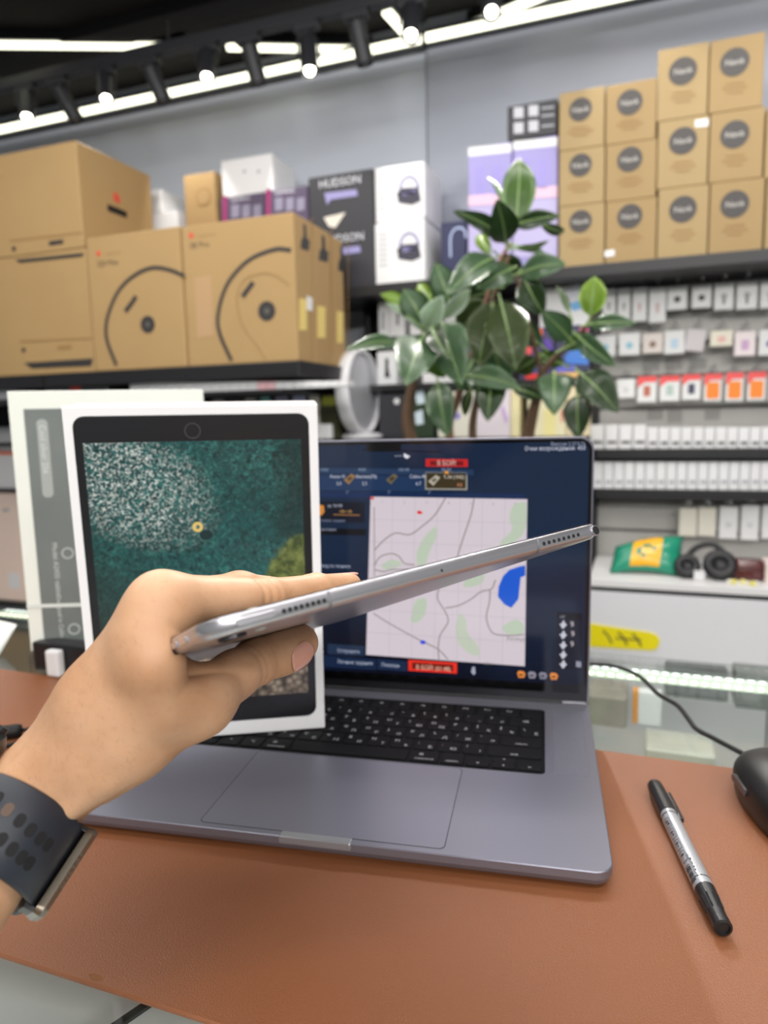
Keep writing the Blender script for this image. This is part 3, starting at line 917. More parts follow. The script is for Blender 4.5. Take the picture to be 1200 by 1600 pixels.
r3 = [((964, 992, 590, 622), ('round', mat('pic_faint', (206, 206, 210), 0.5)), 'plain white package near the dark drooping leaf, lowest hook row', None, None),
      ((996, 1026, 586, 629), ('square', mat('pic_brick', (188, 110, 92), 0.5)), 'white package with coral header and brick red picture', None, m_hot),
      ((1031, 1062, 585, 627), ('square', mat('pic_sage', (176, 196, 186), 0.5)), 'white package with coral header and sage picture', None, m_hot),
      ((1066, 1095, 583, 625), ('square', mat('pic_slate', (70, 72, 96), 0.5)), 'white package with coral header and slate picture', None, m_hot),
      ((1100, 1128, 582, 627), ('big', m_or), 'package with coral header and orange picture, first of the orange ones', None, m_hot),
      ((1134, 1162, 580, 627), ('big', m_or), 'package with coral header and orange picture between two alike', None, m_hot),
      ((1168, 1197, 579, 626), ('big', m_or), 'package with coral header and orange picture, third of the orange ones', None, m_hot),
      ((1202, 1230, 578, 626), ('big', m_or), 'package with coral header and orange picture at the frame end', None, m_hot)]
for q, pic, lab, m, hd in r3:
    hang(*q, lab, pic, m, hd)
for i, (x0, x1, yt, yb) in enumerate(((1004, 1030, 560, 578), (1040, 1066, 560, 576), (1078, 1104, 560, 576), (1012, 1036, 638, 656), (1044, 1066, 640, 660), (1102, 1126, 640, 656))):
    ua, h1 = onwall(x0, yt, 0.075); ub, h0 = onwall(x1, yb, 0.075)
    bm = B(); box(bm, CW, ua, ub, h0, h1, 0.0565, 0.062, bevel=0.0015, seg=1)
    tag(obj('price_holder', bm, m_clear), 'clear plastic price holder clipped to the slatted wall', 'price holder', 'clear price holders')

# two shelves of small white boxes
def white_row(yt, yb, x_list, d, lab, grp, hb):
    for (xa, xb) in x_list:
        c = wbox('charger_box', xa, xb, yt, yb, d, 0.07, m_white, lab, 'box', grp, h0=hb, bevel=0.0015, du=0.0008)
        xm = (xa + xb) / 2
        yy = yt + (yb - yt) * 0.66
        decal('print_caption', c, [(xa + 4, yy), (xb - 3, yy), (xb - 3, yy + 5), (xa + 4, yy + 5)], d, mat('caption_grey', (96, 94, 94), 0.6) if yt < 700 else m_grey_print)
dR = 0.17
hs1 = onwall(1060, 701, dR)[1]
hs2 = onwall(1060, 765, dR)[1]
for hh_, lab in ((hs1, 'black slat wall shelf under the captioned small white boxes'), (hs2, 'black slat wall shelf under the plain small white boxes')):
    bm = B(); box(bm, CW, u_r0, u_r1, hh_ - 0.03, hh_, 0.0563, dR + 0.012, bevel=0.002)
    tag(obj('slatwall_shelf', bm, m_black), lab, 'shelf', 'slat wall shelves')
white_row(664, 701, [(922, 944), (945, 966), (967, 988), (989, 1010)], dR, 'small white box with a bold dark caption on the slat wall shelf', 'captioned white boxes', hs1)
white_row(668, 701, [(1011 + 17.8 * i, 1028.4 + 17.8 * i) for i in range(12)], dR, 'small white box with a faint grey caption on the slat wall shelf', 'faintly captioned white boxes', hs1)
white_row(722, 765, [(926 + 16.4 * i, 942 + 16.4 * i) for i in range(18)], dR, 'small white box with a pale caption on the lower slat wall shelf', 'lower row of white boxes', hs2)

# lower packages, shelf with odds and ends, white cabinet
for i, (x0, x1, yt, yb) in enumerate(((1061, 1089, 792, 838), (1091, 1119, 791, 838), (1124, 1153, 790, 842), (1158, 1186, 788, 844), (1191, 1220, 787, 842))):
    hang(x0, x1, yt, yb, ['cream phone case package beside the bare wall, low hook row', 'cream phone case package, second of the low hook row', 'white package with a loop picture, low hook row',
        'white package with a grey curl picture, low hook row', 'white package at the end of the low hook row'][i], None if i < 2 else ('round', mat('pic_faint', (206, 206, 210), 0.5)),
        mat('pack_ivory', (224, 220, 206), 0.4) if i < 2 else None, group='packages on the low hooks')
dC = 0.42
hC = onwall(1060, 912, dC)[1]
t = thing('base_cabinet', W(0.2, FLOOR, 0.2), 'white base cabinet under the slatted wall', 'cabinet')
bm = B(); box(bm, CW, u_r0, u_r1, hC - 0.022, hC, 0.0565, dC, bevel=0.002)
obj('worktop', bm, mat('white_laminate', (226, 225, 226), 0.35), t)
bm = B(); box(bm, CW, u_r0, u_r1, hC - 0.034, hC - 0.0222, 0.0565, dC - 0.006)  # solid black strip between worktop and doors
obj('black_gap_strip', bm, m_black, t)
m_cab = mat('cabinet_laminate', (222, 222, 226), 0.4)
uu = u_r0
while uu < u_r1 - 0.1:
    bm = B(); box(bm, CW, uu + 0.002, uu + 0.476, FLOOR + 0.08, hC - 0.036, 0.06, dC - 0.002, bevel=0.002)
    obj('door', bm, m_cab, t)
    uu += 0.48
bm = B()
F = CW
pts = [onwall(x, y, dC) for x, y in ((922, 974), (940, 977), (1015, 988), (1026, 992), (1031, 1000), (1029, 1010), (1022, 1016), (1010, 1016), (922, 1010))]
prism(bm, CW, pts, dC - 0.0018, dC + 0.001)
o = obj('yellow_tape', bm, mat('yellow_tape', (238, 222, 20), 0.35), t)
o['label'] = 'yellow tape strip with black marks'
bm = B()
for (xa, ya) in ((942, 985), (966, 988), (988, 990)):
    ribbon(bm, CW, [onwall(xa, ya, dC), onwall(xa + 8, ya + 8, dC), onwall(xa + 14, ya + 20, dC)], 0.005, dC + 0.0011, dC + 0.0016)
ribbon(bm, CW, [onwall(962, 997, dC), onwall(1002, 1000, dC)], 0.004, dC + 0.0017, dC + 0.0021)
obj('tape_marks', bm, m_ink, o)

# bag, headphones, brown case, small parts on the cabinet
def crumple(bm, F, w, h, dp, seedv, nx=14, ny=10, taper=0.0, skew=0.0, xt=0.0):
    rnd = random.Random(seedv)
    for side in (1, -1):
        g_ = []
        for j in range(ny + 1):
            row = []
            for i in range(nx + 1):
                x, y = i / nx, j / ny
                e = max(0.0, (1 - (2 * x - 1) ** 4) * (1 - (2 * y - 1) ** 4))
                z = side * (dp * e + (rnd.random() - .5) * dp * .35 * e)
                row.append(bm.verts.new(F((x - .5) * w * (1 - taper * y) + skew * y * w, y * h * (1 - xt * (1 - x)) + .1 * h * math.sin(3 * x), z)))
            g_.append(row)
        for j in range(ny):
            for i in range(nx):
                f = bm.faces.new((g_[j][i], g_[j][i + 1], g_[j + 1][i + 1], g_[j + 1][i]) if side > 0 else (g_[j + 1][i], g_[j + 1][i + 1], g_[j][i + 1], g_[j][i]))
                f.material_index = 1 if 4 <= i <= 9 and 1 <= j <= 8 and (i, j) not in ((6, 6), (7, 6), (5, 5), (5, 4), (6, 3), (8, 5), (12, 4)) else 0
    bmesh.ops.remove_doubles(bm, verts=bm.verts, dist=0.0004)
ub, _ = onwall(1006, 880, 0.32)
sw = (onwall(1064, 880, 0.32)[0] - onwall(950, 880, 0.32)[0])
tilt = math.radians(10)
F = Fr(W(ub, hC + 0.001, 0.34), (U * math.cos(tilt) + Vector((0, 0, 1)) * math.sin(tilt) * 0.0).normalized(), (Vector((0, 0, 1)) * .78 + NB * .62).normalized())
bm = B(); crumple(bm, F, sw * 0.94, 0.135, 0.026, 3, skew=0.07, xt=0.32)
lo_ = min((v.co.z for v in bm.verts)) - hC - 0.0005
bmesh.ops.translate(bm, verts=bm.verts, vec=(0, 0, -lo_))
o = tag(obj('snack_bag', bm, [mat('bag_green', (36, 140, 112), 0.25, var=0.1, scale=30), mat('bag_yellow', (244, 178, 28), 0.25)], smooth=True), 'crumpled green and yellow foil bag lying on the white cabinet', 'bag')
# headphones
u0_, _ = onwall(1124, 890, 0.33)
t = thing('headphones', W(u0_, hC, 0.33), 'black folded headphones on the white cabinet beside the foil bag', 'headphones')
for du_, r_ in ((0.0, 0.045), (-0.085, 0.036)):
    F = Fr(W(u0_ + du_, hC + r_ * 0.86 + 0.004, 0.34), U, (Vector((0, 0, 1)) * .85 + NB * .5).normalized())
    bm = B(); lathe(bm, F, [(0.0, -0.02), (r_ * .8, -0.02), (r_, -0.012), (r_, 0.004), (r_ * .8, 0.014), (r_ * .45, 0.012), (r_ * .4, 0.004), (0, 0.004)], 24)
    obj('ear_cup', bm, mat('black_plastic_soft', (30, 30, 33), 0.45), t, smooth=True)
bm = B(); tube(bm, spline([W(u0_ - 0.1, hC + 0.03, 0.31), W(u0_ - 0.06, hC + 0.075, 0.27), W(u0_ - 0.01, hC + 0.085, 0.26), W(u0_ + 0.03, hC + 0.05, 0.30)], 6), 0.009, 8)
obj('headband', bm, mat('black_plastic_soft', (30, 30, 33), 0.45), t, smooth=True)
bm = B(); box(bm, Fr(W(u0_ - 0.055, hC, 0.375), U, Vector((0, 0, 1))), -0.014, 0.014, 0.003, 0.03, -0.002, 0.002, bevel=0.001)
obj('tag', bm, m_white, t)
u1_, _ = onwall(1168, 880, 0.32)
F = Fr(W(u1_, hC, 0.32), U, -NB, Vector((0, 0, 1)))
t = thing('glasses_case', W(u1_, hC, 0.32), 'glossy dark red-brown case on the cabinet beside the headphones', 'case')
for k, (za, zb, nm) in enumerate(((0.0, 0.032, 'case_base'), (0.0335, 0.058, 'case_lid'))):
    o1, o2 = rrect(-0.044, 0.044, -0.028, 0.028, 0.02, 5), rrect(-0.036, 0.036, -0.02, 0.02, 0.014, 5)
    bm = B(); layered(bm, F, [(o2, za), (o1, za + 0.012), (o1, zb), (o1, zb + 0.0005)] if k == 0 else [(o1, za), (o1, za + 0.010), (o2, zb), (o2, zb + 0.0005)])
    obj(nm, bm, mat('oxblood_gloss', (88, 34, 34), 0.15, coat=0.5), t, smooth=True)
for k in range(7):
    uu, _ = onwall(1140 + 7 * k, 905, 0.38)
    F = Fr(W(uu, hC, 0.385 + 0.008 * ((k * 37) % 3 - 1)), U, -NB, Vector((0, 0, 1)))
    r_ = 0.008 + 0.002 * (k % 2)
    bm = B(); layered(bm, F, [(circ(0, 0, r_ * .7, 10), 0), (circ(0, 0, r_, 10), r_ * .5), (circ(0, 0, r_ * .6, 10), r_ * 1.2)])
    tag(obj('wrapped_sweet', bm, mat('yellow_sweet', (226, 216, 120), 0.4) if k % 2 else mat('pale_sweet', (230, 228, 216), 0.4), smooth=True),
        'small yellow wrapped sweet in front of the red-brown case' if k % 2 else 'small pale wrapped sweet in front of the red-brown case', 'sweet', 'sweets on the cabinet')
c = wbox('white_box', 1196, 1230, 880, 912, 0.36, 0.08, mat('pale_peach_board', (230, 214, 208), 0.5), 'pale peach box at the cabinet end beside the case', 'box', None, h0=hC)

# ------------------------------------------------ under the deep shelf
t = thing('shelving_unit', W(-1.6, FLOOR, 0.1), 'dark wall shelving below the deep carton shelf', 'shelving')
u_l1 = uLr + 0.05
bm = B(); box(bm, CW, -3.2, u_mid0 - 0.045, FLOOR, hLs - 0.055, 0.001, 0.02)
obj('back_panel', bm, mat('charcoal_panel', (44, 44, 46), 0.7), t)
hP = onwall(360, 611, 0.69)[1]
hE = onwall(500, 686, 0.41)[1]
hG = onwall(5, 764, 0.36)[1]
hI = onwall(10, 940, 0.36)[1]
for hh_, dd_ in ((hP, 0.70), (hE, 0.43), (hG, 0.37), (hI, 0.37)):
    bm = B(); box(bm, CW, -3.2, u_mid0 - 0.045, hh_ - 0.012, hh_, 0.0205, dd_, bevel=0.002)
    obj('shelf_board', bm, m_black, t)
for i in range(24):
    xa = 203 + 14.2 * i
    wbox('charger_box', xa, xa + 13.4, 598 - i * 0.12, 610, 0.69, 0.05, mat('pink_small_box', (236, 190, 196), 0.5) if i in (14, 15) else m_white,
         'tiny pink box in the row under the carton shelf' if i in (14, 15) else 'tiny white box in the row under the carton shelf', 'box', 'tiny boxes under the carton shelf', h0=hP + 0.0003, bevel=0.001)
c = wbox('dark_box', 66, 168, 597, 612, 0.69, 0.12, mat('dark_grey_board', (66, 66, 70), 0.5), 'flat dark box with a red dot under the carton shelf', 'box', None, h0=hP + 0.0003)
decal('print_red', c, [(110, 603), (126, 602), (126, 609), (110, 610)], 0.69, m_red)
c = wbox('white_box', -60, 22, 600, 612, 0.69, 0.1, m_grey_print, 'flat grey box under the carton shelf at its far end', 'box', None, h0=hP + 0.0003)
rnd = random.Random(11)
packs = [(214, 236, (60, 58, 48)), (240, 262, (58, 56, 56)), (264, 290, (176, 160, 146)), (294, 312, (54, 54, 58)), (330, 352, (150, 146, 146)), (354, 378, (64, 64, 66)),
         (380, 402, (160, 158, 156)), (405, 424, (130, 190, 188)), (428, 452, (150, 150, 176)), (455, 480, (176, 180, 216)), (484, 498, (196, 192, 180)), (500, 528, (120, 124, 34))]
names_ = ['olive black', 'charcoal', 'pale brown', 'black', 'speckled grey', 'dark grey', 'silver speckled', 'turquoise', 'lavender', 'pale blue', 'ivory', 'olive']
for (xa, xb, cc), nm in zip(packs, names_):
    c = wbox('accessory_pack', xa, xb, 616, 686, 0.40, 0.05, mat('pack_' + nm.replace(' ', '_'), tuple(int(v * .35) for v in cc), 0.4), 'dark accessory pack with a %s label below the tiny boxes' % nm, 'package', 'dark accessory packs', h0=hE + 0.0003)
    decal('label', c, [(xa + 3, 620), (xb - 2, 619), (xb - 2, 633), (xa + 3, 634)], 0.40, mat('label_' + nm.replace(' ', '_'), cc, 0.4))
c = wbox('white_box', 466, 516, 663, 686, 0.425, 0.06, m_white, 'low white box at the foot of the round mirror', 'box', None, h0=hE + 0.0003)
c = wbox('device_box', -90, 28, 668, 764, 0.35, 0.12, m_white, 'white box with an orange stripe beside the framed box', 'box', None, h0=hG + 0.0003)
decal('print_stripe', c, [(-85, 704), (28, 706), (28, 711), (-85, 709)], 0.35, mat('orange_print', (240, 110, 60), 0.4))
c = wbox('pink_box', -90, 40, 768, 938, 0.35, 0.1, mat('peach_print', (238, 214, 200), 0.45, var=0.06, scale=6), 'peach printed box on the shelf beside the framed box', 'box', None, h0=hI + 0.0003)
decal('print_caption', c, [(4, 795), (14, 795), (14, 799), (4, 799)], 0.35, m_grey_print)
decal('print_letters', c, [(14, 895), (30, 897), (31, 920), (15, 918)], 0.35, m_white)
c = wbox('black_case', -90, 60, 945, 1075, 0.35, 0.2, mat('black_case', (40, 40, 44), 0.6, bump=0.4, bscale=60), 'black case on the floor cabinet below the peach box', 'case', None)

# ------------------------------------------------ round mirror on its stand
cen_px = (561, 613)
dm = 0.24
rM = 66 / FPX * 2.35
u_, h_ = onwall(*cen_px, 0.30)
cc = W(u_, h_, 0.30)
view = (CAM - cc).normalized()
right = view.cross(Vector((0, 0, 1))).normalized() * -1
axm = (view * math.cos(math.radians(66)) + right * math.sin(math.radians(66)) + Vector((0, 0, 0.05))).normalized()
F = Fr(cc, axm.cross(Vector((0, 0, 1))).normalized(), axm.cross(axm.cross(Vector((0, 0, 1))).normalized()), axm)
t = thing('round_mirror', Vector((cc.x, cc.y, hE)), 'round white-rimmed table mirror turned sideways beside the plant', 'mirror')
bm = B(); lathe(bm, F, [(rM * .9, -0.026), (rM, -0.02), (rM, 0.018), (rM * .97, 0.024), (rM * .9, 0.024), (rM * .88, 0.016), (rM * .88, -0.02), (rM * .9, -0.026)], 48)
obj('rim', bm, mat('white_rim', (222, 222, 226), 0.3), t, smooth=True)
bm = B(); lathe(bm, F, [(0, -0.018), (rM * .885, -0.018), (rM * .885, 0.012), (0, 0.012)], 48)
obj('mirror_glass', bm, mat('mirror_silver', (205, 206, 212), 0.35, 0.5), t)
bm = B(); tube(bm, [Vector((cc.x, cc.y, hE + 0.012)), Vector((cc.x, cc.y, h_ - rM * 0.97))], 0.009, 12)
obj('stem', bm, mat('white_rim', (222, 222, 226), 0.3), t)
bm = B(); lathe(bm, Fr((cc.x, cc.y, hE), (1, 0, 0), (0, 1, 0)), [(0.075, 0), (0.075, 0.008), (0.06, 0.014), (0.0, 0.016)], 32)
obj('base', bm, mat('white_rim', (222, 222, 226), 0.3), t)
# ================================================================== rubber plant in a tall planter
PD = 1.55
def leaf_mat(name, rgb, rib, rough=0.36):
    m = mat(name, rgb, rough, var=0.18, scale=14, coat=0.12)
    m.node_tree.nodes['Principled BSDF'].inputs['Subsurface Weight'].default_value = 0.0
    return m
LM = {'d': leaf_mat('leaf_dark', (40, 66, 28), 0), 'g': leaf_mat('leaf_grey_green', (76, 106, 72), 0, 0.36), 'b': leaf_mat('leaf_backlit', (116, 150, 14), 0, 0.45),  # 'b': light shining through the leaf is put into its colour
      'm': leaf_mat('leaf_mid', (70, 104, 34), 0), 'v': leaf_mat('leaf_variegated', (160, 178, 158), 0, 0.3), 'o': leaf_mat('leaf_olive', (60, 78, 28), 0, 0.45)}
m_rib = mat('leaf_midrib', (128, 156, 96), 0.4)
m_bark = mat('plant_bark', (86, 64, 44), 0.8, var=0.2, scale=60, bump=0.4, bscale=120)
foot = at(775, 800, PD)
pot_top = 0.10
t_pl = thing('rubber_plant', Vector((foot.x, foot.y, FLOOR)), 'rubber plant with large glossy oval leaves behind the laptop', 'plant')
PB = Vector((foot.x, foot.y, 0))
bm = B(); lathe(bm, Fr((foot.x, foot.y, FLOOR), (1, 0, 0), (0, 1, 0)), [(0.0, 0), (0.13, 0), (0.14, 0.01), (0.185, pot_top - FLOOR), (0.17, pot_top - FLOOR), (0.16, pot_top - FLOOR - 0.04), (0, pot_top - FLOOR - 0.04)], 40)
pot = tag(obj('planter', bm, mat('planter_grey', (70, 70, 74), 0.5), None, smooth=True), 'tall dark grey floor planter holding the rubber plant', 'planter')
bm = B(); lathe(bm, Fr((foot.x, foot.y, pot_top), (1, 0, 0), (0, 1, 0)), [(0, -0.0395), (0.158, -0.0395), (0.158, -0.025), (0, -0.018)], 32)
obj('soil', bm, mat('potting_soil', (52, 40, 32), 0.95, bump=0.8, bscale=80), pot)

def stem(pxs, r0, r1, red=False):
    pts = [at(x, y, PD + dz) for x, y, dz in pxs]
    base = Vector((PB.x + (pts[0].x - PB.x) * 0.55, PB.y + (pts[0].y - PB.y) * 0.5, pot_top - 0.03))
    P = spline([base] + pts, 6)
    n = len(P)
    bm = B(); tube(bm, P, [r0 + (r1 - r0) * i / (n - 1) for i in range(n)], 8)
    return obj('stem', bm, mat('stem_reddish', (120, 84, 66), 0.7, var=0.15, scale=50) if red else m_bark, t_pl, smooth=True)
stem([(640, 680, 0.0), (644, 600, 0.0), (650, 560, 0.02), (668, 520, 0.03)], 0.017, 0.005)
stem([(702, 680, 0.04), (716, 620, 0.04), (735, 560, 0.02), (752, 500, 0.0), (775, 420, 0.0), (798, 380, 0.0)], 0.011, 0.004, True)
stem([(738, 680, -0.05), (748, 610, -0.04), (756, 540, -0.03), (770, 470, -0.02), (795, 400, 0.0)], 0.009, 0.004)
stem([(822, 675, 0.06), (836, 625, 0.06), (846, 585, 0.05), (880, 545, 0.03), (908, 520, 0.02), (926, 494, 0.0)], 0.011, 0.004)
stem([(838, 640, 0.06), (848, 600, 0.03), (835, 540, 0.0), (820, 480, -0.02), (808, 430, -0.02)], 0.007, 0.003)

def leaf(bx, by, tx, ty, w, kind, dz=0.0, tipdz=0.0, roll=0.0, arch=0.12, fold=0.10):
    a, b = at(bx, by, PD + dz), at(tx, ty, PD + dz + tipdz)
    ax = b - a
    L = ax.length
    ax.normalize()
    view = (CAM - a).normalized()
    nrm = (view - ax * view.dot(ax)).normalized()
    sd = ax.cross(nrm)
    if roll:
        r = Matrix.Rotation(roll, 3, ax)
        nrm, sd = r @ nrm, r @ sd
    wm = w / FPX * PD
    n, mseg = 10, 3
    bm = B()
    rows = []
    for i in range(n + 1):
        s = i / n
        prof = (math.sin(math.pi * min(1, s ** 0.85)) ** 0.75) if 0 < s < 1 else 0.0
        prof = max(prof, 0.04)
        row = []
        c = a + ax * L * s + nrm * (arch * L * (math.sin(math.pi * s * .9) - .3 * s))
        for j in range(-mseg, mseg + 1):
            q = j / mseg
            wav = 0.03 * wm * math.sin(s * 9 + j)
            row.append(bm.verts.new(c + sd * (q * wm * .5 * prof) + nrm * (fold * wm * abs(q) * prof + wav * abs(q))))
        rows.append(row)
    for i in range(n):
        for j in range(2 * mseg):
            bm.faces.new((rows[i][j], rows[i][j + 1], rows[i + 1][j + 1], rows[i + 1][j]))
    top = [f for f in bm.faces]
    ret = bmesh.ops.solidify(bm, geom=top, thickness=0.0012)
    o = obj('leaf', bm, LM[kind], t_pl, smooth=True)
    bm = B()
    P = [a + ax * L * s + nrm * (arch * L * (math.sin(math.pi * s * .9) - .3 * s) + 0.0012) for s in [i / 8 for i in range(9)]]
    P = [a - ax * 0.02 - nrm * 0.004] + P
    tube(bm, P, [0.0026] * 2 + [0.0026 * (1 - .8 * i / 8) for i in range(1, 9)], 5)
    obj('midrib', bm, m_rib, o)
    return o
LV = [  # base x, y, tip x, y, width, colour, depth offset, tip depth offset, roll
 (806, 350, 812, 248, 52, 'm', 0.0, 0.02, 0.1), (790, 330, 762, 277, 11, 'g', 0.02, 0.05, 0.6), (792, 378, 708, 330, 30, 'd', -0.02, -0.08, 0.5),
 (790, 378, 776, 312, 46, 'd', -0.04, -0.1, 0.2), (806, 352, 875, 337, 28, 'd', 0.0, -0.06, -0.3), (845, 350, 882, 362, 18, 'd', 0.03, 0.06, 0.3),
 (766, 398, 747, 366, 22, 'b', 0.03, 0.06, 0.0), (806, 388, 858, 376, 14, 'd', -0.03, -0.02, 0.7), (810, 385, 856, 402, 14, 'g', -0.02, 0.02, -0.6),
 (772, 404, 696, 462, 44, 'g', -0.08, -0.14, 0.35), (704, 478, 680, 410, 44, 'g', 0.0, 0.0, 0.1), (770, 440, 742, 398, 44, 'g', 0.02, 0.0, 0.0),
 (812, 428, 884, 412, 42, 'g', -0.02, -0.05, -0.5), (818, 432, 850, 492, 46, 'd', -0.02, -0.02, 0.2), (800, 420, 745, 452, 40, 'g', -0.04, -0.06, 0.2),
 (662, 504, 630, 452, 46, 'g', -0.03, 0.0, 0.2), (642, 482, 594, 459, 22, 'b', 0.02, 0.05, 0.5), (676, 476, 654, 443, 24, 'b', 0.06, 0.06, 0.0),
 (686, 498, 735, 452, 26, 'v', -0.02, 0.02, 0.3), (664, 512, 692, 462, 34, 'v', -0.05, -0.05, 0.0), (668, 520, 600, 472, 18, 'v', -0.02, -0.02, 0.5),
 (690, 505, 722, 602, 62, 'g', -0.08, -0.12, 0.1), (676, 512, 700, 558, 34, 'd', -0.1, -0.13, 0.2), (772, 470, 748, 572, 62, 'o', -0.02, -0.02, 0.25),
 (782, 470, 806, 578, 66, 'o', -0.04, -0.03, -0.1), (760, 470, 716, 520, 52, 'o', 0.05, 0.08, 0.2), (776, 452, 724, 468, 40, 'd', 0.06, 0.1, 0.0),
 (624, 540, 540, 546, 24, 'g', -0.06, -0.16, 0.5), (660, 528, 634, 602, 66, 'g', -0.1, -0.14, 0.1), (676, 548, 694, 590, 46, 'm', -0.04, -0.02, 0.0),
 (684, 596, 700, 682, 44, 'g', -0.04, -0.05, 0.2), (768, 588, 762, 658, 46, 'd', -0.06, -0.08, 0.0), (726, 588, 812, 606, 40, 'g', -0.05, -0.08, -0.5),
 (742, 560, 716, 610, 50, 'g', -0.02, 0.0, 0.2), (770, 545, 790, 600, 54, 'g', 0.04, 0.03, 0.0), (866, 584, 866, 648, 52, 'g', -0.08, -0.12, 0.0),
 (906, 582, 966, 644, 52, 'd', -0.04, -0.08, -0.2), (902, 618, 904, 686, 42, 'd', -0.02, -0.04, 0.1), (922, 494, 930, 432, 42, 'b', 0.0, 0.0, 0.0),
 (920, 508, 994, 506, 26, 'g', -0.02, -0.06, -0.4), (902, 524, 962, 572, 32, 'g', -0.03, -0.06, 0.2), (890, 530, 846, 486, 40, 'g', -0.02, -0.04, 0.2),
 (890, 490, 870, 448, 12, 'd', 0.0, 0.02, 0.4), (880, 545, 920, 520, 26, 'm', 0.02, 0.02, 0.2), (846, 540, 800, 500, 36, 'g', 0.02, 0.02, 0.0),
 (800, 606, 846, 622, 24, 'd', 0.02, 0.02, -0.3), (780, 400, 815, 430, 34, 'd', 0.03, 0.04, 0.0), (838, 560, 806, 580, 34, 'o', 0.03, 0.04, 0.0),
 (735, 608, 726, 650, 18, 'o', 0.03, 0.02, 0.3), (880, 570, 840, 552, 28, 'm', 0.05, 0.06, 0.0)]
for q in LV:
    bx, by, tx, ty, w, kind = q[:6]
    leaf(bx, by, tx, ty, w, kind, q[6], q[7], q[8])
# ================================================================== glass display counter
GT = -0.003
N0, N1 = -0.34, 0.455
QF = Fr((0, 0, 0), U, NB, Vector((0, 0, 1)))
m_glass = glass('counter_glass', (0.94, 0.955, 0.945), 0.015)
m_frame = mat('counter_alu_frame', (178, 182, 184), 0.35, 0.5)
t_ct = thing('display_counter', Q(0, 0.05, FLOOR), 'glass-topped shop display counter under the leather mat', 'counter')
bm = B(); box(bm, QF, -1.3, 1.3, N0, N1, GT - 0.008, GT, bevel=0.0012, seg=1)
obj('glass_top', bm, m_glass, t_ct)
bm = B(); box(bm, QF, -1.3, 1.3, N1 - 0.010, N1 - 0.003, -0.60, GT - 0.0085)
obj('glass_pane', bm, m_glass, t_ct)
bm = B(); box(bm, QF, -1.3, 1.3, N0 + 0.003, N0 + 0.010, -0.60, GT - 0.0085)
obj('glass_pane', bm, m_glass, t_ct)
bm = B(); box(bm, QF, -1.3, 1.3, N0, N1, FLOOR + 0.001, -0.605, bevel=0.003)
obj('base_cabinet', bm, mat('counter_base', (205, 206, 208), 0.5), t_ct)
bm = B(); box(bm, QF, -1.28, 1.28, N0 + 0.02, N1 - 0.02, -0.232, -0.226)
obj('inner_shelf', bm, mat('counter_inner_shelf', (198, 204, 200), 0.35, var=0.05, scale=9), t_ct)
for uu in (-0.62, 0.62):
    for nn in (N0 + 0.011, N1 - 0.025):
        bm = B(); box(bm, QF, uu - 0.006, uu + 0.006, nn, nn + 0.013, -0.60, GT - 0.0088)
        obj('upright', bm, m_frame, t_ct)
# dark joint bar seen under the near left glass
a, b = onz(196, 1556, -0.02), onz(102, 1618, -0.02)
dv = (b - a).normalized()
a = a - dv * 0.25
b = b + dv * 0.1
Fj = Fr(a, dv, Vector((0, 0, 1)).cross(dv), Vector((0, 0, 1)))
bm = B(); box(bm, Fj, 0, (b - a).length, -0.0022, 0.0022, -0.014, GT + 0.020 - 0.0288)
obj('joint_seal', bm, mat('black_seal', (22, 26, 26), 0.6), t_ct)
# added white sheet standing in for ceiling light reflected in the glass
bm = B(); box(bm, QF, -0.62, 0.3, N0 + 0.03, -0.02, -0.060, -0.052, bevel=0.001, seg=1)
obj('reflection_sheet', bm, mat('reflection_white', (232, 236, 236), 0.4), t_ct)
# led strip along the rear edge
bm = B(); box(bm, QF, -0.75, 0.75, 0.408, 0.443, GT - 0.0135, GT - 0.0125)
led = obj('led_strip', bm, mat('led_tape', (214, 232, 214), 0.5), t_ct)
m_dot = emat('led_dot', (255, 252, 214), 5.0)
m_dot2 = emat('led_dot_cool', (248, 250, 250), 3.5)
proto = None
for row, (nn, mm) in enumerate(((0.415, m_dot), (0.436, m_dot2))):
    proto = None
    for k in range(142):
        uu = -0.745 + 0.0105 * k + 0.004 * row
        loc = Q(uu, nn, GT - 0.0124)
        if proto is None:
            bm = B(); prism(bm, Fr(loc, U, NB, Vector((0, 0, 1))), rrect(-0.0030, 0.0030, -0.0022, 0.0022, 0.0016, 2), 0, 0.0016)
            proto = obj('led', bm, mm, led, loc=loc)
        else:
            o = proto.copy()
            COL.objects.link(o)
            o.parent = led
            o.location = loc - BASE[led.name]
area('counter_led_light', Q(0.0, 0.4255, GT - 0.0145), Q(0.0, 0.4256, -0.6), 1.5, 0.03, 4, (0.95, 1.0, 0.92))
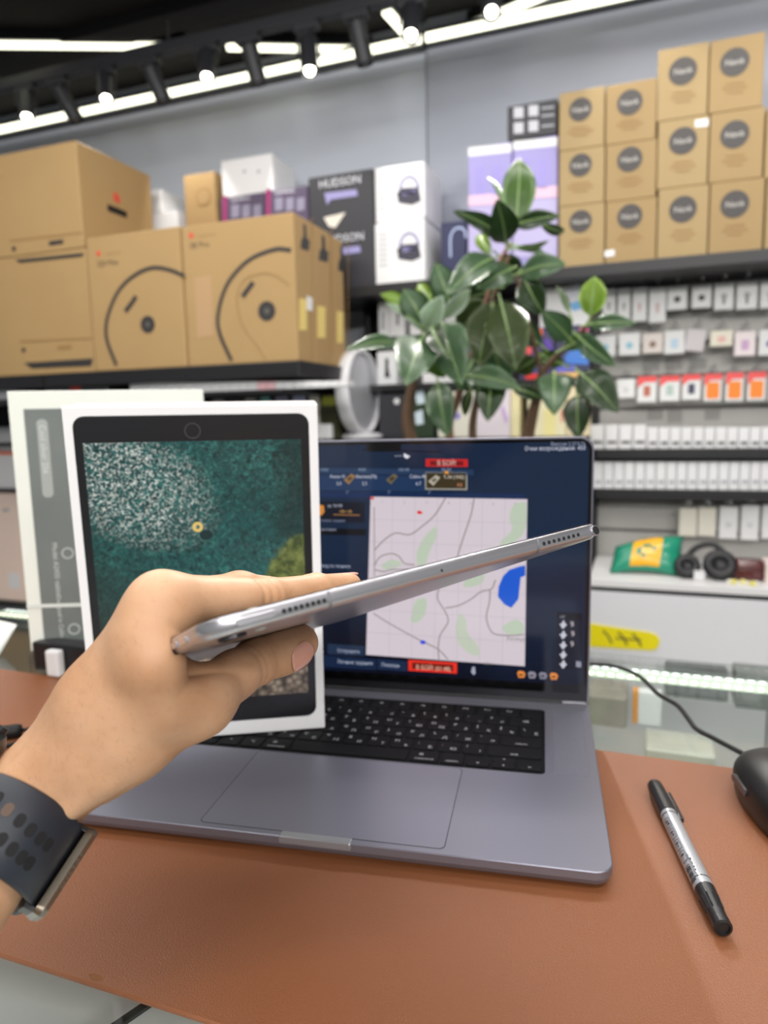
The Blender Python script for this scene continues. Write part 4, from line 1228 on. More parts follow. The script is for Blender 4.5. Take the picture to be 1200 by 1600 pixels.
# things kept in the counter
p = onz(996, 1132, -0.226)
F = Fr((p.x, p.y, -0.226), U, NB, Vector((0, 0, 1)))
c = None
bm = B(); box(bm, F, 0.0, 0.035, 0.0, 0.02, 0.001, 0.055, bevel=0.001, seg=1)
c = tag(obj('stored_box', bm, m_white), 'white box with an orange edge standing inside the glass counter', 'box', 'boxes inside the counter')
bm = B(); box(bm, F, -0.008, -0.0002, 0.0, 0.02, 0.001, 0.055)
obj('orange_edge', bm, mat('orange_edge', (226, 150, 58), 0.5), c)
for k, (x, y, w, dp, h, rgb, lab) in enumerate(((1086, 1085, .10, .05, .05, (96, 100, 102), 'dark slate box inside the glass counter behind the cable'),
                                        (1186, 1100, .08, .06, .06, (110, 114, 114), 'grey box inside the glass counter under the led strip'),
                                        (950, 1120, .06, .08, .05, (146, 138, 128), 'taupe box inside the glass counter beside the laptop'),
                                        (1060, 1190, .09, .07, .03, (150, 150, 144), 'pale flat box inside the glass counter near the mat'))):
    p = onz(x, y, -0.226)
    F = Fr((p.x, p.y, -0.226), U, NB, Vector((0, 0, 1)))
    bm = B(); box(bm, F, -w / 2, w / 2, -dp / 2, dp / 2, 0.001, h, bevel=0.002, seg=1)
    tag(obj('stored_box', bm, mat('stored_%d' % k, rgb, 0.5, var=0.2, scale=30)), lab, 'box', 'boxes inside the counter')

# ================================================================== leather desk mat
m_leather = mat('brown_leather', (132, 81, 50), 0.40, var=0.10, scale=7, bump=0.28, bscale=1500, spec=0.45)
FM = Fr((0, 0, 0), U, NB, Vector((0, 0, 1)))
def mr(i): return rrect(-0.60 + i, 0.52 - i, -0.1235 + i, 0.201 - i, 0.012 - i, 6)
bm = B(); layered(bm, FM, [(mr(0.0006), GT + 0.0001), (mr(0), GT + 0.0008), (mr(0), -0.0008), (mr(0.0008), 0.0)])
mt = tag(obj('desk_mat', bm, m_leather), 'brown leather desk mat with a chipped edge under the laptop', 'desk mat')
p = onz(150, 1530, -0.001)
F = Fr((p.x, p.y, -0.0025), U, NB, Vector((0, 0, 1)))
bm = B()
rr = random.Random(4)
prism(bm, F, [(0.004 * (1 + .4 * rr.random()) * math.cos(i * .628), 0.0012 * (1 + .8 * rr.random()) * math.sin(i * .628)) for i in range(10)], 0, 0.0027)
obj('worn_chip', bm, mat('raw_leather', (128, 84, 50), 0.9, var=0.3, scale=300), mt)

# ================================================================== cables, mouse
m_cable = mat('black_rubber', (13, 13, 14), 0.55, spec=0.3)
pts = [onz(x, y, -0.001) for x, y in ((760, 1030), (915, 1037), (960, 1041), (998, 1056), (1028, 1084), (1058, 1102), (1076, 1124), (1088, 1139), (1112, 1152), (1146, 1170))]
pts += [Vector((0.3285, 0.106, 0.003)), Vector((0.3275, 0.083, 0.009))]
bm = B(); tube(bm, spline(pts, 6), 0.0021, 8)
tag(obj('mouse_cable', bm, m_cable, smooth=True), 'thin black cable running over the glass from laptop to mouse', 'cable')
t = thing('computer_mouse', (0.322, 0.030, 0.0), 'black computer mouse at the edge of the leather mat', 'mouse')
ma = math.radians(-6)
F = Fr((0.322, 0.030, 0.0), (math.cos(ma), math.sin(ma), 0), (-math.sin(ma), math.cos(ma), 0))
def mo(s, n=36):
    out = []
    for i in range(n):
        a = 2 * math.pi * i / n
        c_, s_ = math.cos(a), math.sin(a)
        out.append((0.037 * s * math.copysign(abs(c_) ** .8, c_), 0.060 * s * math.copysign(abs(s_) ** .8, s_)))
    return out
bm = B()
rings = []
for s, z in ((0.90, 0.0003), (0.96, 0.003), (1.0, 0.012), (0.98, 0.020), (0.90, 0.027), (0.76, 0.032), (0.5, 0.0355), (0.25, 0.0368)):
    rings.append([bm.verts.new(F(x, y, z * (0.82 + 0.18 * math.cos((y + 0.01) * 22)) if z > 0.012 else z)) for x, y in mo(s)])
bm.faces.new(rings[0][::-1]); bm.faces.new(rings[-1])
for a, b in zip(rings[:-1], rings[1:]):
    for i in range(36):
        bm.faces.new((a[i], a[(i + 1) % 36], b[(i + 1) % 36], b[i]))
obj('mouse_body', bm, mat('mouse_black', (20, 20, 22), 0.4), t, smooth=True)
FS = Fr(F(-0.0365, 0.012, 0.0165), F.y, Vector((0, 0, 1)), -F.x)
bm = B(); prism(bm, FS, rrect(-0.012, 0.012, -0.0025, 0.0025, 0.0024, 4), -0.003, 0.0012)
obj('side_button', bm, mat('button_gloss', (58, 58, 64), 0.15), t)
bm = B(); lathe(bm, Fr(F(0, 0.036, 0.0275), F.y, Vector((0, 0, 1)), F.x), [(0, -0.003), (0.006, -0.003), (0.007, 0), (0.006, 0.003), (0, 0.003)], 20)
obj('scroll_wheel', bm, m_cable, t)

t = thing('cable_connector', onz(0, 1150, 0), 'black plug with a thin cable lying behind the wrist', 'cable')
a, b = onz(-40, 1152, 0.006), onz(34, 1141, 0.006)
ax = (b - a).normalized()
F = Fr(a, Vector((0, 0, 1)).cross(ax), Vector((0, 0, 1)), ax)
L = (b - a).length
bm = B(); lathe(bm, F, [(0.0045, 0), (0.0062, 0.002), (0.0062, L - 0.004), (0.0052, L), (0.0, L)], 20)
obj('plug_body', bm, m_cable, t, smooth=True)
bm = B(); tube(bm, spline([b, b + ax * 0.02, onz(80, 1131, 0.003), onz(150, 1112, 0.003), onz(215, 1090, 0.003)], 6), 0.0018, 8)
obj('cable', bm, m_cable, t, smooth=True)
bm = B(); tube(bm, spline([onz(-40, 1176, 0.002), onz(0, 1168, 0.002), onz(30, 1160, 0.002), onz(70, 1150, 0.002), onz(120, 1138, 0.002)], 6), 0.002, 8)
tag(obj('thin_cable', bm, m_cable, smooth=True), 'thin black cable on the mat just above the wrist', 'cable')

# ================================================================== marker pen
pr_ = 0.0062
A, Bp = onz(1022, 1226, pr_), onz(1129, 1448, pr_)
ax = (Bp - A).normalized()
L = (Bp - A).length
sd = Vector((0, 0, 1)).cross(ax)
FP = Fr(A, sd, ax.cross(sd), ax)
t = thing('marker_pen', Vector((A.x, A.y, 0.0)), 'silver and black double-ended marker pen on the leather mat', 'pen')
m_cap = mat('pen_cap_black', (28, 28, 30), 0.35)
m_sil = mat('pen_barrel_silver', (182, 184, 190), 0.28, 0.5)
z1, z2 = L * 0.275, L * 0.80
bm = B(); lathe(bm, FP, [(r_ * 0.88, z_) for r_, z_ in [(0.0, -0.001), (0.0042, -0.001), (0.0056, 0.0015), (0.0062, 0.008), (0.0068, z1), (0.0064, z1), (0, z1)]], 28)
cp_ = obj('cap', bm, m_cap, t, smooth=False)
FC = Fr(A, sd, ax.cross(sd), ax)
bm = B(); box(bm, Fr(A, ax, ax.cross(sd), sd), 0.012, z1 + 0.006, -0.0016, 0.0016, 0.0050, 0.0082, bevel=0.0010)
obj('pocket_clip', bm, m_cap, cp_)
bm = B(); lathe(bm, FP, [(r_ * 0.88, z_) for r_, z_ in [(0, z1 + 0.0002), (0.0062, z1 + 0.0002), (0.0063, z2), (0, z2)]], 32)
br = obj('barrel', bm, m_sil, t, smooth=False)
for zz in (z1 + 0.004, z2 - 0.006):
    bm = B(); lathe(bm, FP, [(r_ * 0.88, z_) for r_, z_ in [(0.0060, zz), (0.00642, zz), (0.00642, zz + 0.0008), (0.0060, zz + 0.0008)]], 32)
    obj('ring', bm, m_cap, br)
bm = B(); lathe(bm, FP, [(r_ * 0.88, z_) for r_, z_ in [(0, z2 + 0.0002), (0.0064, z2 + 0.0002), (0.0062, z2 + 0.004), (0.0060, z2 + 0.006), (0.0050, L - 0.004), (0.0054, L - 0.0035), (0.0054, L + 0.001), (0.0040, L + 0.0015), (0.0038, L + 0.0003), (0, L + 0.0003)]], 28)
fc = obj('fine_tip_cap', bm, m_cap, t, smooth=False)
for k in range(5):
    an = math.radians(40 + 36 * k)
    rdir = FP.x * math.cos(an) + FP.y * math.sin(an)
    bm = B(); tube(bm, [FP.o + ax * (z2 + 0.008) + rdir * 0.0053, FP.o + ax * (L - 0.010) + rdir * 0.0047], 0.0004, 5)
    obj('grip_rib', bm, m_cap, fc)
# prints on the barrel: bent patches at an angle
def barrel_patch(bm, z0, z1_, a0, a1, r=0.00570, n=4):
    for i in range(n):
        p0, p1 = a0 + (a1 - a0) * i / n, a0 + (a1 - a0) * (i + 1) / n
        v = [FP.o + ax * z + (FP.x * math.cos(math.radians(a)) + FP.y * math.sin(math.radians(a))) * r for z, a in ((z0, p0), (z1_, p0), (z1_, p1), (z0, p1))]
        bm.faces.new([bm.verts.new(q) for q in v])
camdir = (CAM - (A + Bp) / 2).normalized()
aC = math.degrees(math.atan2(camdir.dot(FP.y), camdir.dot(FP.x)))
sgn = -1 if (FP.x * math.cos(math.radians(aC + 30)) + FP.y * math.sin(math.radians(aC + 30))).dot(RT) > 0 else 1
bm = B()
for k in range(4):
    za = z1 + 0.010 + 0.0115 * k
    for (dz0, dz1, q0, q1) in ((0, 0.0005, 10, 52), (0.009, 0.0095, 10, 52), (0, 0.0095, 10, 13), (0, 0.0095, 49, 52), (0.0025, 0.0040, 20, 42), (0.0050, 0.0070, 18 + 5 * k, 34)):
        barrel_patch(bm, za + dz0, za + dz1, aC + sgn * q0, aC + sgn * q1)
for k in range(9):
    za = z1 + 0.0575 + 0.0016 * k
    barrel_patch(bm, za, za + (0.0011 if k % 3 else 0.0006), aC + sgn * 16, aC + sgn * 56)
za = z1 + 0.050
for (dz0, dz1, q0, q1) in ((0, 0.0004, -16, 8), (0.0165, 0.0169, -16, 8), (0, 0.0168, -16, -14), (0, 0.0168, 6, 8), (0.003, 0.0055, -10, 2), (0.0065, 0.0095, -8, 0), (0.0105, 0.012, -10, 2), (0.0132, 0.015, -9, 1)):
    barrel_patch(bm, za + dz0, za + dz1, aC + sgn * q0, aC + sgn * q1)
obj('barrel_print', bm, mat('pen_print', (40, 40, 44), 0.5), br)
# ================================================================== laptop
PSL = -0.2243
LZ = 0.0125
LX = Vector((math.cos(PSL), math.sin(PSL), 0))
LY = Vector((-math.sin(PSL), math.cos(PSL), 0))
LF = Fr((0, 0, LZ), LX, LY, Vector((0, 0, 1)))
m_grey = mat('space_grey_aluminium', (136, 136, 149), 0.40, 0.70)
m_key = mat('key_black', (8, 8, 12), 0.65, spec=0.22)
m_leg = mat('key_legend', (180, 180, 188), 0.6)
HW, LD = 0.1778, 0.2481
t_lap = thing('laptop', (LF(0, LD / 2).x, LF(0, LD / 2).y, 0), 'open dark grey laptop showing a map game on the leather mat', 'laptop')
def lr(i): return rrect(-HW + i, HW - i, 0.0 + i, LD - i, 0.0115 - min(i, 0.008), 8)
bm = B(); layered(bm, LF, [(lr(0.007), -0.0108), (lr(0.0035), -0.0102), (lr(0.0012), -0.0082), (lr(0.0), -0.0052), (lr(0.0), -0.0006), (lr(0.0006), 0.0)])
base = obj('base', bm, m_grey, t_lap, smooth=False)
for fx in (-0.14, 0.14):
    for fy in (0.03, 0.215):
        bm = B(); lathe(bm, Fr(LF(fx, fy, -0.0125), LX, LY), [(0.009, 0.0), (0.011, 0.0004), (0.011, 0.0019), (0, 0.0019)], 20)
        obj('rubber_foot', bm, m_cable, t_lap)
# finger notch at the front edge
bm = B(); layered(bm, Fr(LF(0, 0.0022, 0.0), LX, Vector((0, 0, 1)), -LY), [(rrect(-0.0235, 0.0235, -0.0048, 0.0003, 0.0012, 4), -0.003), (rrect(-0.0235, 0.0235, -0.0048, 0.0003, 0.0012, 4), 0.0023), (rrect(-0.0228, 0.0228, -0.0042, -0.0002, 0.001, 4), 0.0029)])
obj('opening_notch', bm, mat('notch_aluminium', (158, 160, 166), 0.4, 0.6), t_lap)
# trackpad with a dark joint
bm = B(); prism(bm, LF, rrect(-0.0806, 0.0806, 0.0049, 0.1050, 0.004, 5), -0.0004, 0.0001)
obj('trackpad_joint', bm, mat('joint_dark', (52, 52, 60), 0.6), t_lap)
bm = B(); prism(bm, LF, rrect(-0.08, 0.08, 0.0055, 0.1044, 0.0036, 5), -0.0002, 0.00016)
obj('trackpad', bm, mat('trackpad_glass', (138, 138, 152), 0.37, 0.68), t_lap)
for s in (-1, 1):
    bm = B(); prism(bm, LF, rrect(s * 0.1585 - 0.0125, s * 0.1585 + 0.0125, 0.108, 0.219, 0.003, 4), -0.0003, 0.00012)
    obj('speaker_grille', bm, mat('grille_grey', (122, 122, 134), 0.5, 0.6, var=0.25, scale=900), t_lap)
# keyboard
K0, K1, KX = 0.1065, 0.2202, 0.1398
bm = B(); prism(bm, LF, rrect(-KX, KX, K0, K1, 0.004, 5), -0.0006, 0.0002)
kb = obj('keyboard', bm, mat('keyboard_well', (6, 6, 9), 0.6, spec=0.2), t_lap)
u1 = (2 * KX - 0.003) / 14.5
rp = (K1 - K0 - 0.003) / 6
ROWS = [
 [('esc', 1.5)] + [('F%d' % i, 1) for i in range(1, 13)] + [('', 1)],
 [('< >', 1)] + [(c, 1) for c in ('! 1', '" 2', '№ 3', '% 4', ': 5', ', 6', '. 7', '; 8', '( 9', ') 0', '- _', '+ =')] + [('⌫', 1.5)],
 [('tab', 1.5)] + [(c, 1) for c in ('Q Й', 'W Ц', 'E У', 'R К', 'T Е', 'Y Н', 'U Г', 'I Ш', 'O Щ', 'P З', '[ Х', '] Ъ', '\\ Ё')],
 [('caps', 1.75)] + [(c, 1) for c in ('A Ф', 'S Ы', 'D В', 'F А', 'G П', 'H Р', 'J О', 'K Л', 'L Д', '; Ж', "' Э")] + [('return', 1.75)],
 [('shift', 2.25)] + [(c, 1) for c in ('Z Я', 'X Ч', 'C С', 'V М', 'B И', 'N Т', 'M Ь', ', Б', '. Ю', '/ ?')] + [('shift', 2.25)],
 [('fn', 1), ('^', 1), ('⌥', 1), ('command', 1.25), ('', 5), ('command', 1.25), ('option', 1), ('<', 1), ('^v', 1), ('>', 1)],
]
for r, row in enumerate(ROWS):
    y1 = K1 - 0.0015 - r * rp
    y0 = y1 - rp
    x = -KX + 0.0015
    for lab, w in row:
        xa, xb = x + 0.0011, x + w * u1 - 0.0011
        x += w * u1
        cells = [(y0 + 0.0011, y1 - 0.0011)]
        if lab == '^v':
            ym = (y0 + y1) / 2
            cells = [(y0 + 0.0011, ym - 0.0003), (ym + 0.0003, y1 - 0.0011)]
        if lab in ('<', '>') and r == 5:
            cells = [(y0 + 0.0011, (y0 + y1) / 2 - 0.0003)]
        for ci, (ya, yb) in enumerate(cells):
            bm = B()
            o1 = rrect(xa, xb, ya, yb, 0.0014, 3)
            o2 = rrect(xa + .0003, xb - .0003, ya + .0003, yb - .0003, 0.0012, 3)
            layered(bm, LF, [(o1, 0.0002), (o1, 0.0010), (o2, 0.0013)])
            L_ = lab if lab != '^v' else ('v', '^')[ci]
            xm = (xa + xb) / 2
            if ' ' in L_:
                p, q = L_.split(' ')
                text(bm, LF, p, xa + 0.0022, ya + (yb - ya) * .56, 0.0052, 0.00135, 1)
                text(bm, LF, q, xb - 0.0026, ya + (yb - ya) * .16, 0.0052, 0.00135, 1, 'RIGHT')
            elif len(L_) > 2 or r == 0:
                text(bm, LF, L_, xm, ya + 0.0022 if len(L_) > 4 else (ya + yb) / 2 - 0.0012, 0.0036, 0.00135, 1, 'CENTER')
                if L_ == 'command':
                    text(bm, LF, '⌘', xm - 0.003, ya + 0.0085, 0.0042, 0.00135, 1, 'CENTER')
            elif L_:
                text(bm, LF, L_, xm, (ya + yb) / 2 - 0.0016, 0.0046, 0.00135, 1, 'CENTER')
            obj('key', bm, [m_key, m_leg], kb)
# lid
LID = math.radians(94.4)
HY = 0.2385
DX = LX
DY = LY * math.cos(LID) + Vector((0, 0, 1)) * math.sin(LID)
LDF = Fr(LF(0, HY, 0.002), DX, DY)           # z points at the user
LH = 0.2375
def lidrect(x0, x1, y0, y1, r, rb, n=8):
    q = rrect(x0, x1, y0, y1, r, n)
    b = rrect(x0, x1, y0, y1, rb, n)
    return q[:2 * (n + 1)] + b[2 * (n + 1):]
def ld(i, y0=0.0): return lidrect(-HW + i, HW - i, y0 + i, LH - i, 0.0115 - min(i, 0.008), 0.0015)
bm = B(); layered(bm, LDF, [(ld(0.002), -0.0048), (ld(0.0004), -0.0040), (ld(0), -0.0025), (ld(0), -0.0003), (ld(0.0003), 0.0)])
obj('lid', bm, m_grey, t_lap)
bm = B(); prism(bm, LDF, lidrect(-HW + 0.0014, HW - 0.0014, 0.0006, LH - 0.0014, 0.0104, 0.001), 0.0001, 0.0004)
obj('bezel_glass', bm, mat('bezel_black', (8, 8, 10), 0.12), t_lap)
bm = B(); tube(bm, [LF(-0.155, HY + 0.003, -0.0005), LF(0.155, HY + 0.003, -0.0005)], 0.0048, 12)
obj('hinge', bm, mat('hinge_dark', (24, 24, 27), 0.4), t_lap)

# display and what it shows
SW, SB, ST = HW - 0.0042, 0.0165, LH - 0.0042
def display_material():
    m = emat('display_pixels', (20, 38, 78), 1.0, True)
    nt = m.node_tree
    b = nt.nodes['Principled BSDF']
    tc = nt.nodes.new('ShaderNodeTexCoord')
    n = nt.nodes.new('ShaderNodeTexNoise'); n.inputs['Scale'].default_value = 7; n.inputs['Detail'].default_value = 2
    nt.links.new(tc.outputs['Object'], n.inputs['Vector'])
    sp = nt.nodes.new('ShaderNodeSeparateXYZ'); nt.links.new(tc.outputs['Object'], sp.inputs[0])
    ad = nt.nodes.new('ShaderNodeMath'); ad.operation = 'MULTIPLY_ADD'; ad.inputs[1].default_value = 3.4
    nt.links.new(sp.outputs['Z'], ad.inputs[0]); nt.links.new(n.outputs['Fac'], ad.inputs[2])
    cr = nt.nodes.new('ShaderNodeValToRGB')
    e = cr.color_ramp.elements
    e[0].position, e[0].color = 0.45, (*lin((8, 11, 28)), 1)
    e[1].position, e[1].color = 1.25 / 1.3, (*lin((20, 38, 64)), 1)
    nt.links.new(ad.outputs[0], cr.inputs[0])
    nt.links.new(cr.outputs[0], b.inputs['Emission Color'])
    return m
bm = B(); prism(bm, LDF, rrect(-SW, SW, SB, ST, 0.008, 6), 0.00042, 0.00050)
disp = obj('display', bm, display_material(), t_lap)
bm = B(); prism(bm, LDF, rrect(-0.0155, 0.0155, ST - 0.0062, ST + 0.002, 0.002, 4), 0.0005, 0.00075)
obj('camera_notch', bm, MATS['bezel_black'], t_lap)

def sp_(px): return [LDF.hit(x, y, 0.0006) for x, y in px]
zl = [0.00052]
def ui(name, px, rgb, st=1.0, dz=0.0, grad=None):
    bm = B(); prism(bm, LDF, sp_(px), 0.00051 + dz, 0.00056 + dz)
    return obj(name, bm, emat('ui_%d_%d_%d_%d' % (*rgb, int(st * 100)), rgb, st, True), disp)
def uiline(name, px, wpx, rgb, st=1.0, dz=0.0001, smooth=True):
    P = [Vector((*q, 0)) for q in sp_(px)]
    if smooth and len(P) > 2:
        P = spline(P, 5)
    bm = B(); ribbon(bm, LDF, [(p.x, p.y) for p in P], wpx * 0.00056, 0.00051 + dz, 0.00055 + dz)
    return obj(name, bm, emat('ui_%d_%d_%d_%d' % (*rgb, int(st * 100)), rgb, st, True), disp)
def uitext(body, x, y, hpx, rgb=(214, 218, 232), align='LEFT', st=1.0, dz=0.0002):
    u, v = LDF.hit(x, y, 0.0006)
    bm = B(); text(bm, LDF, body, u, v, hpx * 0.00056 * 1.3, 0.00056 + dz, align=align, sx=0.86)
    return obj('screen_text', bm, emat('ui_%d_%d_%d_%d' % (*rgb, int(st * 100)), rgb, st, True), disp)
def quad(x0, y0, x1, y1, s=0.03):
    return [(x0, y0), (x1, y0 + s * (x1 - x0)), (x1, y1 + s * (x1 - x0)), (x0, y1)]
# top bar
ui('screen_panel', quad(330, 729, 740, 738, .012), (38, 60, 92))
ui('screen_panel', quad(330, 740, 665, 764, .012), (32, 56, 92))
ui('screen_panel', quad(330, 766, 820, 775, .012), (22, 44, 84))
uiline('screen_line', [(566, 703), (690, 706)], 2, (10, 14, 30))
uitext('• • •', 617, 715, 6); 
ui('screen_cursor', [(631, 708), (641, 713), (636, 717), (631, 714)], (230, 232, 240), dz=0.0001)
ui('battle_button', quad(665, 717, 731, 729, .01), (206, 40, 40))
ui('battle_button_glow', quad(672, 720, 724, 727, .01), (120, 24, 28), dz=0.0001)
uitext('В БОЙ!', 698, 727, 8, (240, 190, 180), 'CENTER')
for x, s in ((499, '110:00'), (560, '94:00'), (622, '100:100'), (690, '90:100')):
    uitext(s, x, 736, 5, (150, 166, 190))
for x, s, sb in ((516, 'Panter IV', '5.0'), (556, 'Sherman(76)', '5.3'), (640, 'Cobra 40', '6.7')):
    uitext(s, x, 747, 6)
    uitext(sb, x + 10, 758, 6)
ui('unit_card', quad(664, 737, 730, 765, .01), (190, 186, 176), .8)
ui('unit_card_face', quad(666, 739, 728, 763, .01), (64, 54, 34), dz=0.0001)
for (x, y, rgb, dz) in ((546, 748, (150, 116, 76), .0002), (612, 748, (112, 100, 76), .0002), (678, 750, (186, 178, 160), .0003)):
    ui('unit_icon', [(x - 9, y + 2), (x + 3, y - 8), (x + 10, y - 4), (x - 1, y + 9)], rgb, dz=dz - .0001)
    ui('unit_icon_turret', [(x - 4, y), (x + 2, y - 4), (x + 5, y), (x - 1, y + 4)], tuple(int(v * .6) for v in rgb), dz=dz + .00006)
uitext('T-34 (1942)', 693, 748, 6, (226, 216, 200), dz=.0004)
uitext('4.0', 714, 760, 6, (230, 150, 110), dz=.0004)
ui('unit_badge', quad(695, 736, 701, 740), (240, 160, 60), dz=.0004)
for x in (541, 606, 669):
    uitext('2°', x, 771, 5, (150, 160, 186))
# right corner lines
uitext('Версия 2.37.0.76', 915, 696, 6, (150, 156, 176), 'RIGHT')
uitext('Очки возрождения: 450', 915, 703, 7, (206, 210, 226), 'RIGHT')
# left column
ui('screen_panel', quad(330, 780, 570, 812, .02), (14, 18, 34))
ui('screen_emblem', [(498, 788), (506, 790), (507, 800), (502, 806), (497, 803)], (216, 140, 54), dz=.0001)
uitext('ур. 76/100', 512, 792, 5, (196, 200, 214))
uitext('+28 + 2%', 530, 801, 5, (226, 178, 90))
uiline('screen_bar', [(521, 804), (562, 805)], 2, (150, 106, 60))
ui('screen_panel', quad(330, 822, 572, 832, .02), (8, 8, 14))
uitext('Боевое задание', 500, 815, 5, (130, 140, 166))
uitext('противник', 500, 829, 5, (160, 166, 186))
uitext('Взвод по технике', 496, 886, 6, (186, 194, 214))
# map
mp = [(579, 776), (824, 780), (820, 1041), (572, 1023)]
ui('map_sheet', mp, (226, 214, 222), 0.95, 0.0001)
def M(q): return [(480 + x / 2.5, 660 + y / 2.5) for x, y in q]
gr = [[(500, 405), (508, 440), (480, 500), (460, 560), (430, 555), (430, 500), (460, 445)],
      [(855, 310), (857, 390), (840, 440), (790, 480), (750, 490), (760, 460), (800, 420), (790, 370), (810, 320)],
      [(595, 745), (620, 770), (625, 820), (665, 870), (670, 910), (630, 900), (590, 860), (578, 800)],
      [(430, 690), (465, 690), (460, 750), (430, 780), (405, 775), (415, 720)],
      [(640, 570), (690, 590), (680, 630), (610, 640)], [(290, 555), (330, 535), (370, 550), (340, 570), (300, 572)],
      [(760, 800), (810, 770), (845, 790), (840, 825), (780, 825)]]
for k, q in enumerate(gr):
    q = M(q)
    cx_ = sum(p[0] for p in q) / len(q); cy_ = sum(p[1] for p in q) / len(q)
    sm = [(v.x, v.y) for v in spline([Vector((p[0], p[1], 0)) for p in q + [q[0]]], 4)][:-1]
    ui('map_wood', sm, (200, 214, 192) if k != 2 else (206, 216, 196), .95, 0.0002)
for i in range(1, 7):
    f = i / 7.0
    a = (mp[0][0] + (mp[1][0] - mp[0][0]) * f, mp[0][1] + (mp[1][1] - mp[0][1]) * f)
    b = (mp[3][0] + (mp[2][0] - mp[3][0]) * f, mp[3][1] + (mp[2][1] - mp[3][1]) * f)
    uiline('map_grid', [a, b], .9, (206, 196, 206), .95, 0.0003, False)
    a = (mp[0][0] + (mp[3][0] - mp[0][0]) * f, mp[0][1] + (mp[3][1] - mp[0][1]) * f)
    b = (mp[1][0] + (mp[2][0] - mp[1][0]) * f, mp[1][1] + (mp[2][1] - mp[1][1]) * f)
    uiline('map_grid', [a, b], .9, (206, 196, 206), .95, 0.0003, False)
roads = [[(540, 295), (500, 360), (450, 405), (400, 438), (345, 432), (300, 460), (262, 500)], [(652, 298), (640, 360), (610, 450), (588, 520)],
         [(262, 560), (285, 525), (330, 512), (360, 525), (380, 550), (420, 556)], [(262, 575), (300, 582), (330, 575), (400, 575)], [(258, 745), (330, 790), (440, 850), (510, 885), (550, 925)],
         [(515, 640), (510, 690), (540, 740), (550, 780), (520, 830), (512, 880), (515, 925)], [(540, 725), (590, 715), (640, 690), (680, 660), (720, 650), (735, 615)],
         [(715, 650), (712, 700), (700, 760), (715, 810), (740, 828), (800, 832), (848, 828)], [(262, 330), (263, 560), (262, 600)], [(590, 520), (560, 590), (520, 640)]]
for k, q in enumerate(roads):
    uiline('map_road', M(q), 2.1 if k not in (8,) else 1.6, (158, 148, 148), .95, 0.0004)
lake = M([(790, 575), (830, 562), (852, 558), (852, 598), (834, 605), (825, 690), (797, 724), (770, 710), (745, 680), (748, 640), (765, 600)])
ui('map_lake', lake, (14, 92, 214), 1.0, 0.0005)
ui('map_marker_red', M([(428, 350), (436, 343), (452, 350), (446, 358), (432, 357)]), (232, 40, 44), 1.0, 0.0005)
ui('map_marker_blue', M([(440, 856), (452, 849), (466, 857), (456, 867), (444, 864)]), (50, 80, 226), 1.0, 0.0005)
ui('map_marker_red', M([(248, 290), (262, 292), (260, 302), (248, 300)]), (226, 60, 70), 1.0, 0.0005)
for i, ch in enumerate('1234567'):
    uitext(ch, 596 + 34.6 * i, 786 + .6 * i, 5, (150, 140, 146), dz=.0005)
uitext('Речица', 792, 1000, 7, (130, 128, 124), dz=.0005)
uitext('250 м', 757, 1038, 5, (130, 128, 124), dz=.0005)
# bottom bar
ui('screen_button', quad(512, 1006, 570, 1022, .06), (34, 50, 76))
uitext('Отправить', 527, 1019, 7, (176, 186, 206))
ui('screen_button', quad(500, 1024, 588, 1041, .07), (24, 40, 70))
uitext('Личные задания', 527, 1036, 7, (186, 194, 214))
ui('screen_button', quad(590, 1030, 636, 1046, .07), (28, 44, 74))
uitext('Помощь', 596, 1041, 7, (186, 194, 214))
ui('battle_button', quad(638, 1031, 714, 1048, .06), (232, 52, 36), 1.1)
ui('battle_button_glow', quad(644, 1035, 708, 1045, .06), (120, 30, 20), dz=.0001)
uitext('В БОЙ! (01:48)', 677, 1047, 8, (250, 196, 170), 'CENTER', 1.1)
ui('screen_icon', [(738, 1042), (742, 1042), (743, 1052), (740, 1055), (736, 1050)], (170, 176, 196))
for x, y, rgb in ((814, 1054, (238, 144, 66)), (831, 1055, (150, 146, 160)), (848, 1056, (140, 138, 154)), (865, 1057, (238, 144, 66))):
    ui('screen_icon', [(x - 6, y - 3), (x - 3, y - 6), (x + 4, y - 5), (x + 7, y - 1), (x + 5, y + 5), (x - 4, y + 5)], rgb, dz=.0)
    ui('screen_icon_mark', [(x - 3, y - 1), (x + 3, y - 1), (x + 3, y + 2), (x - 3, y + 2)], tuple(int(v * .45) for v in rgb), dz=.0001)
# icon column on the right
ui('screen_panel', [(870, 955), (910, 958), (909, 1048), (870, 1045)], (10, 14, 34))
ui('screen_panel', [(872, 957), (908, 960), (908, 968), (872, 966)], (4, 4, 8), dz=.0001)
uitext('МГ', 875, 966, 5, (160, 164, 180))
for y in (976, 992, 1008, 1023, 1038):
    x = 880
    ui('screen_icon', [(x - 6, y - 1), (x - 2, y - 2), (x - 1, y - 6), (x + 2, y - 6), (x + 3, y - 2), (x + 6, y), (x + 3, y + 3), (x + 1, y + 6), (x - 2, y + 6), (x - 3, y + 3)], (206, 206, 218), dz=.0001)
for x, y in ((894, 975), (895, 990), (894, 1006)):
    ui('screen_icon', [(x - 3, y - 4), (x + 2, y - 4), (x + 3, y + 2), (x - 1, y + 5)], (176, 166, 170), .8, dz=.0001)
ui('screen_icon', [(900, 1033), (908, 1034), (908, 1043), (900, 1042)], (150, 152, 166), dz=.0001)
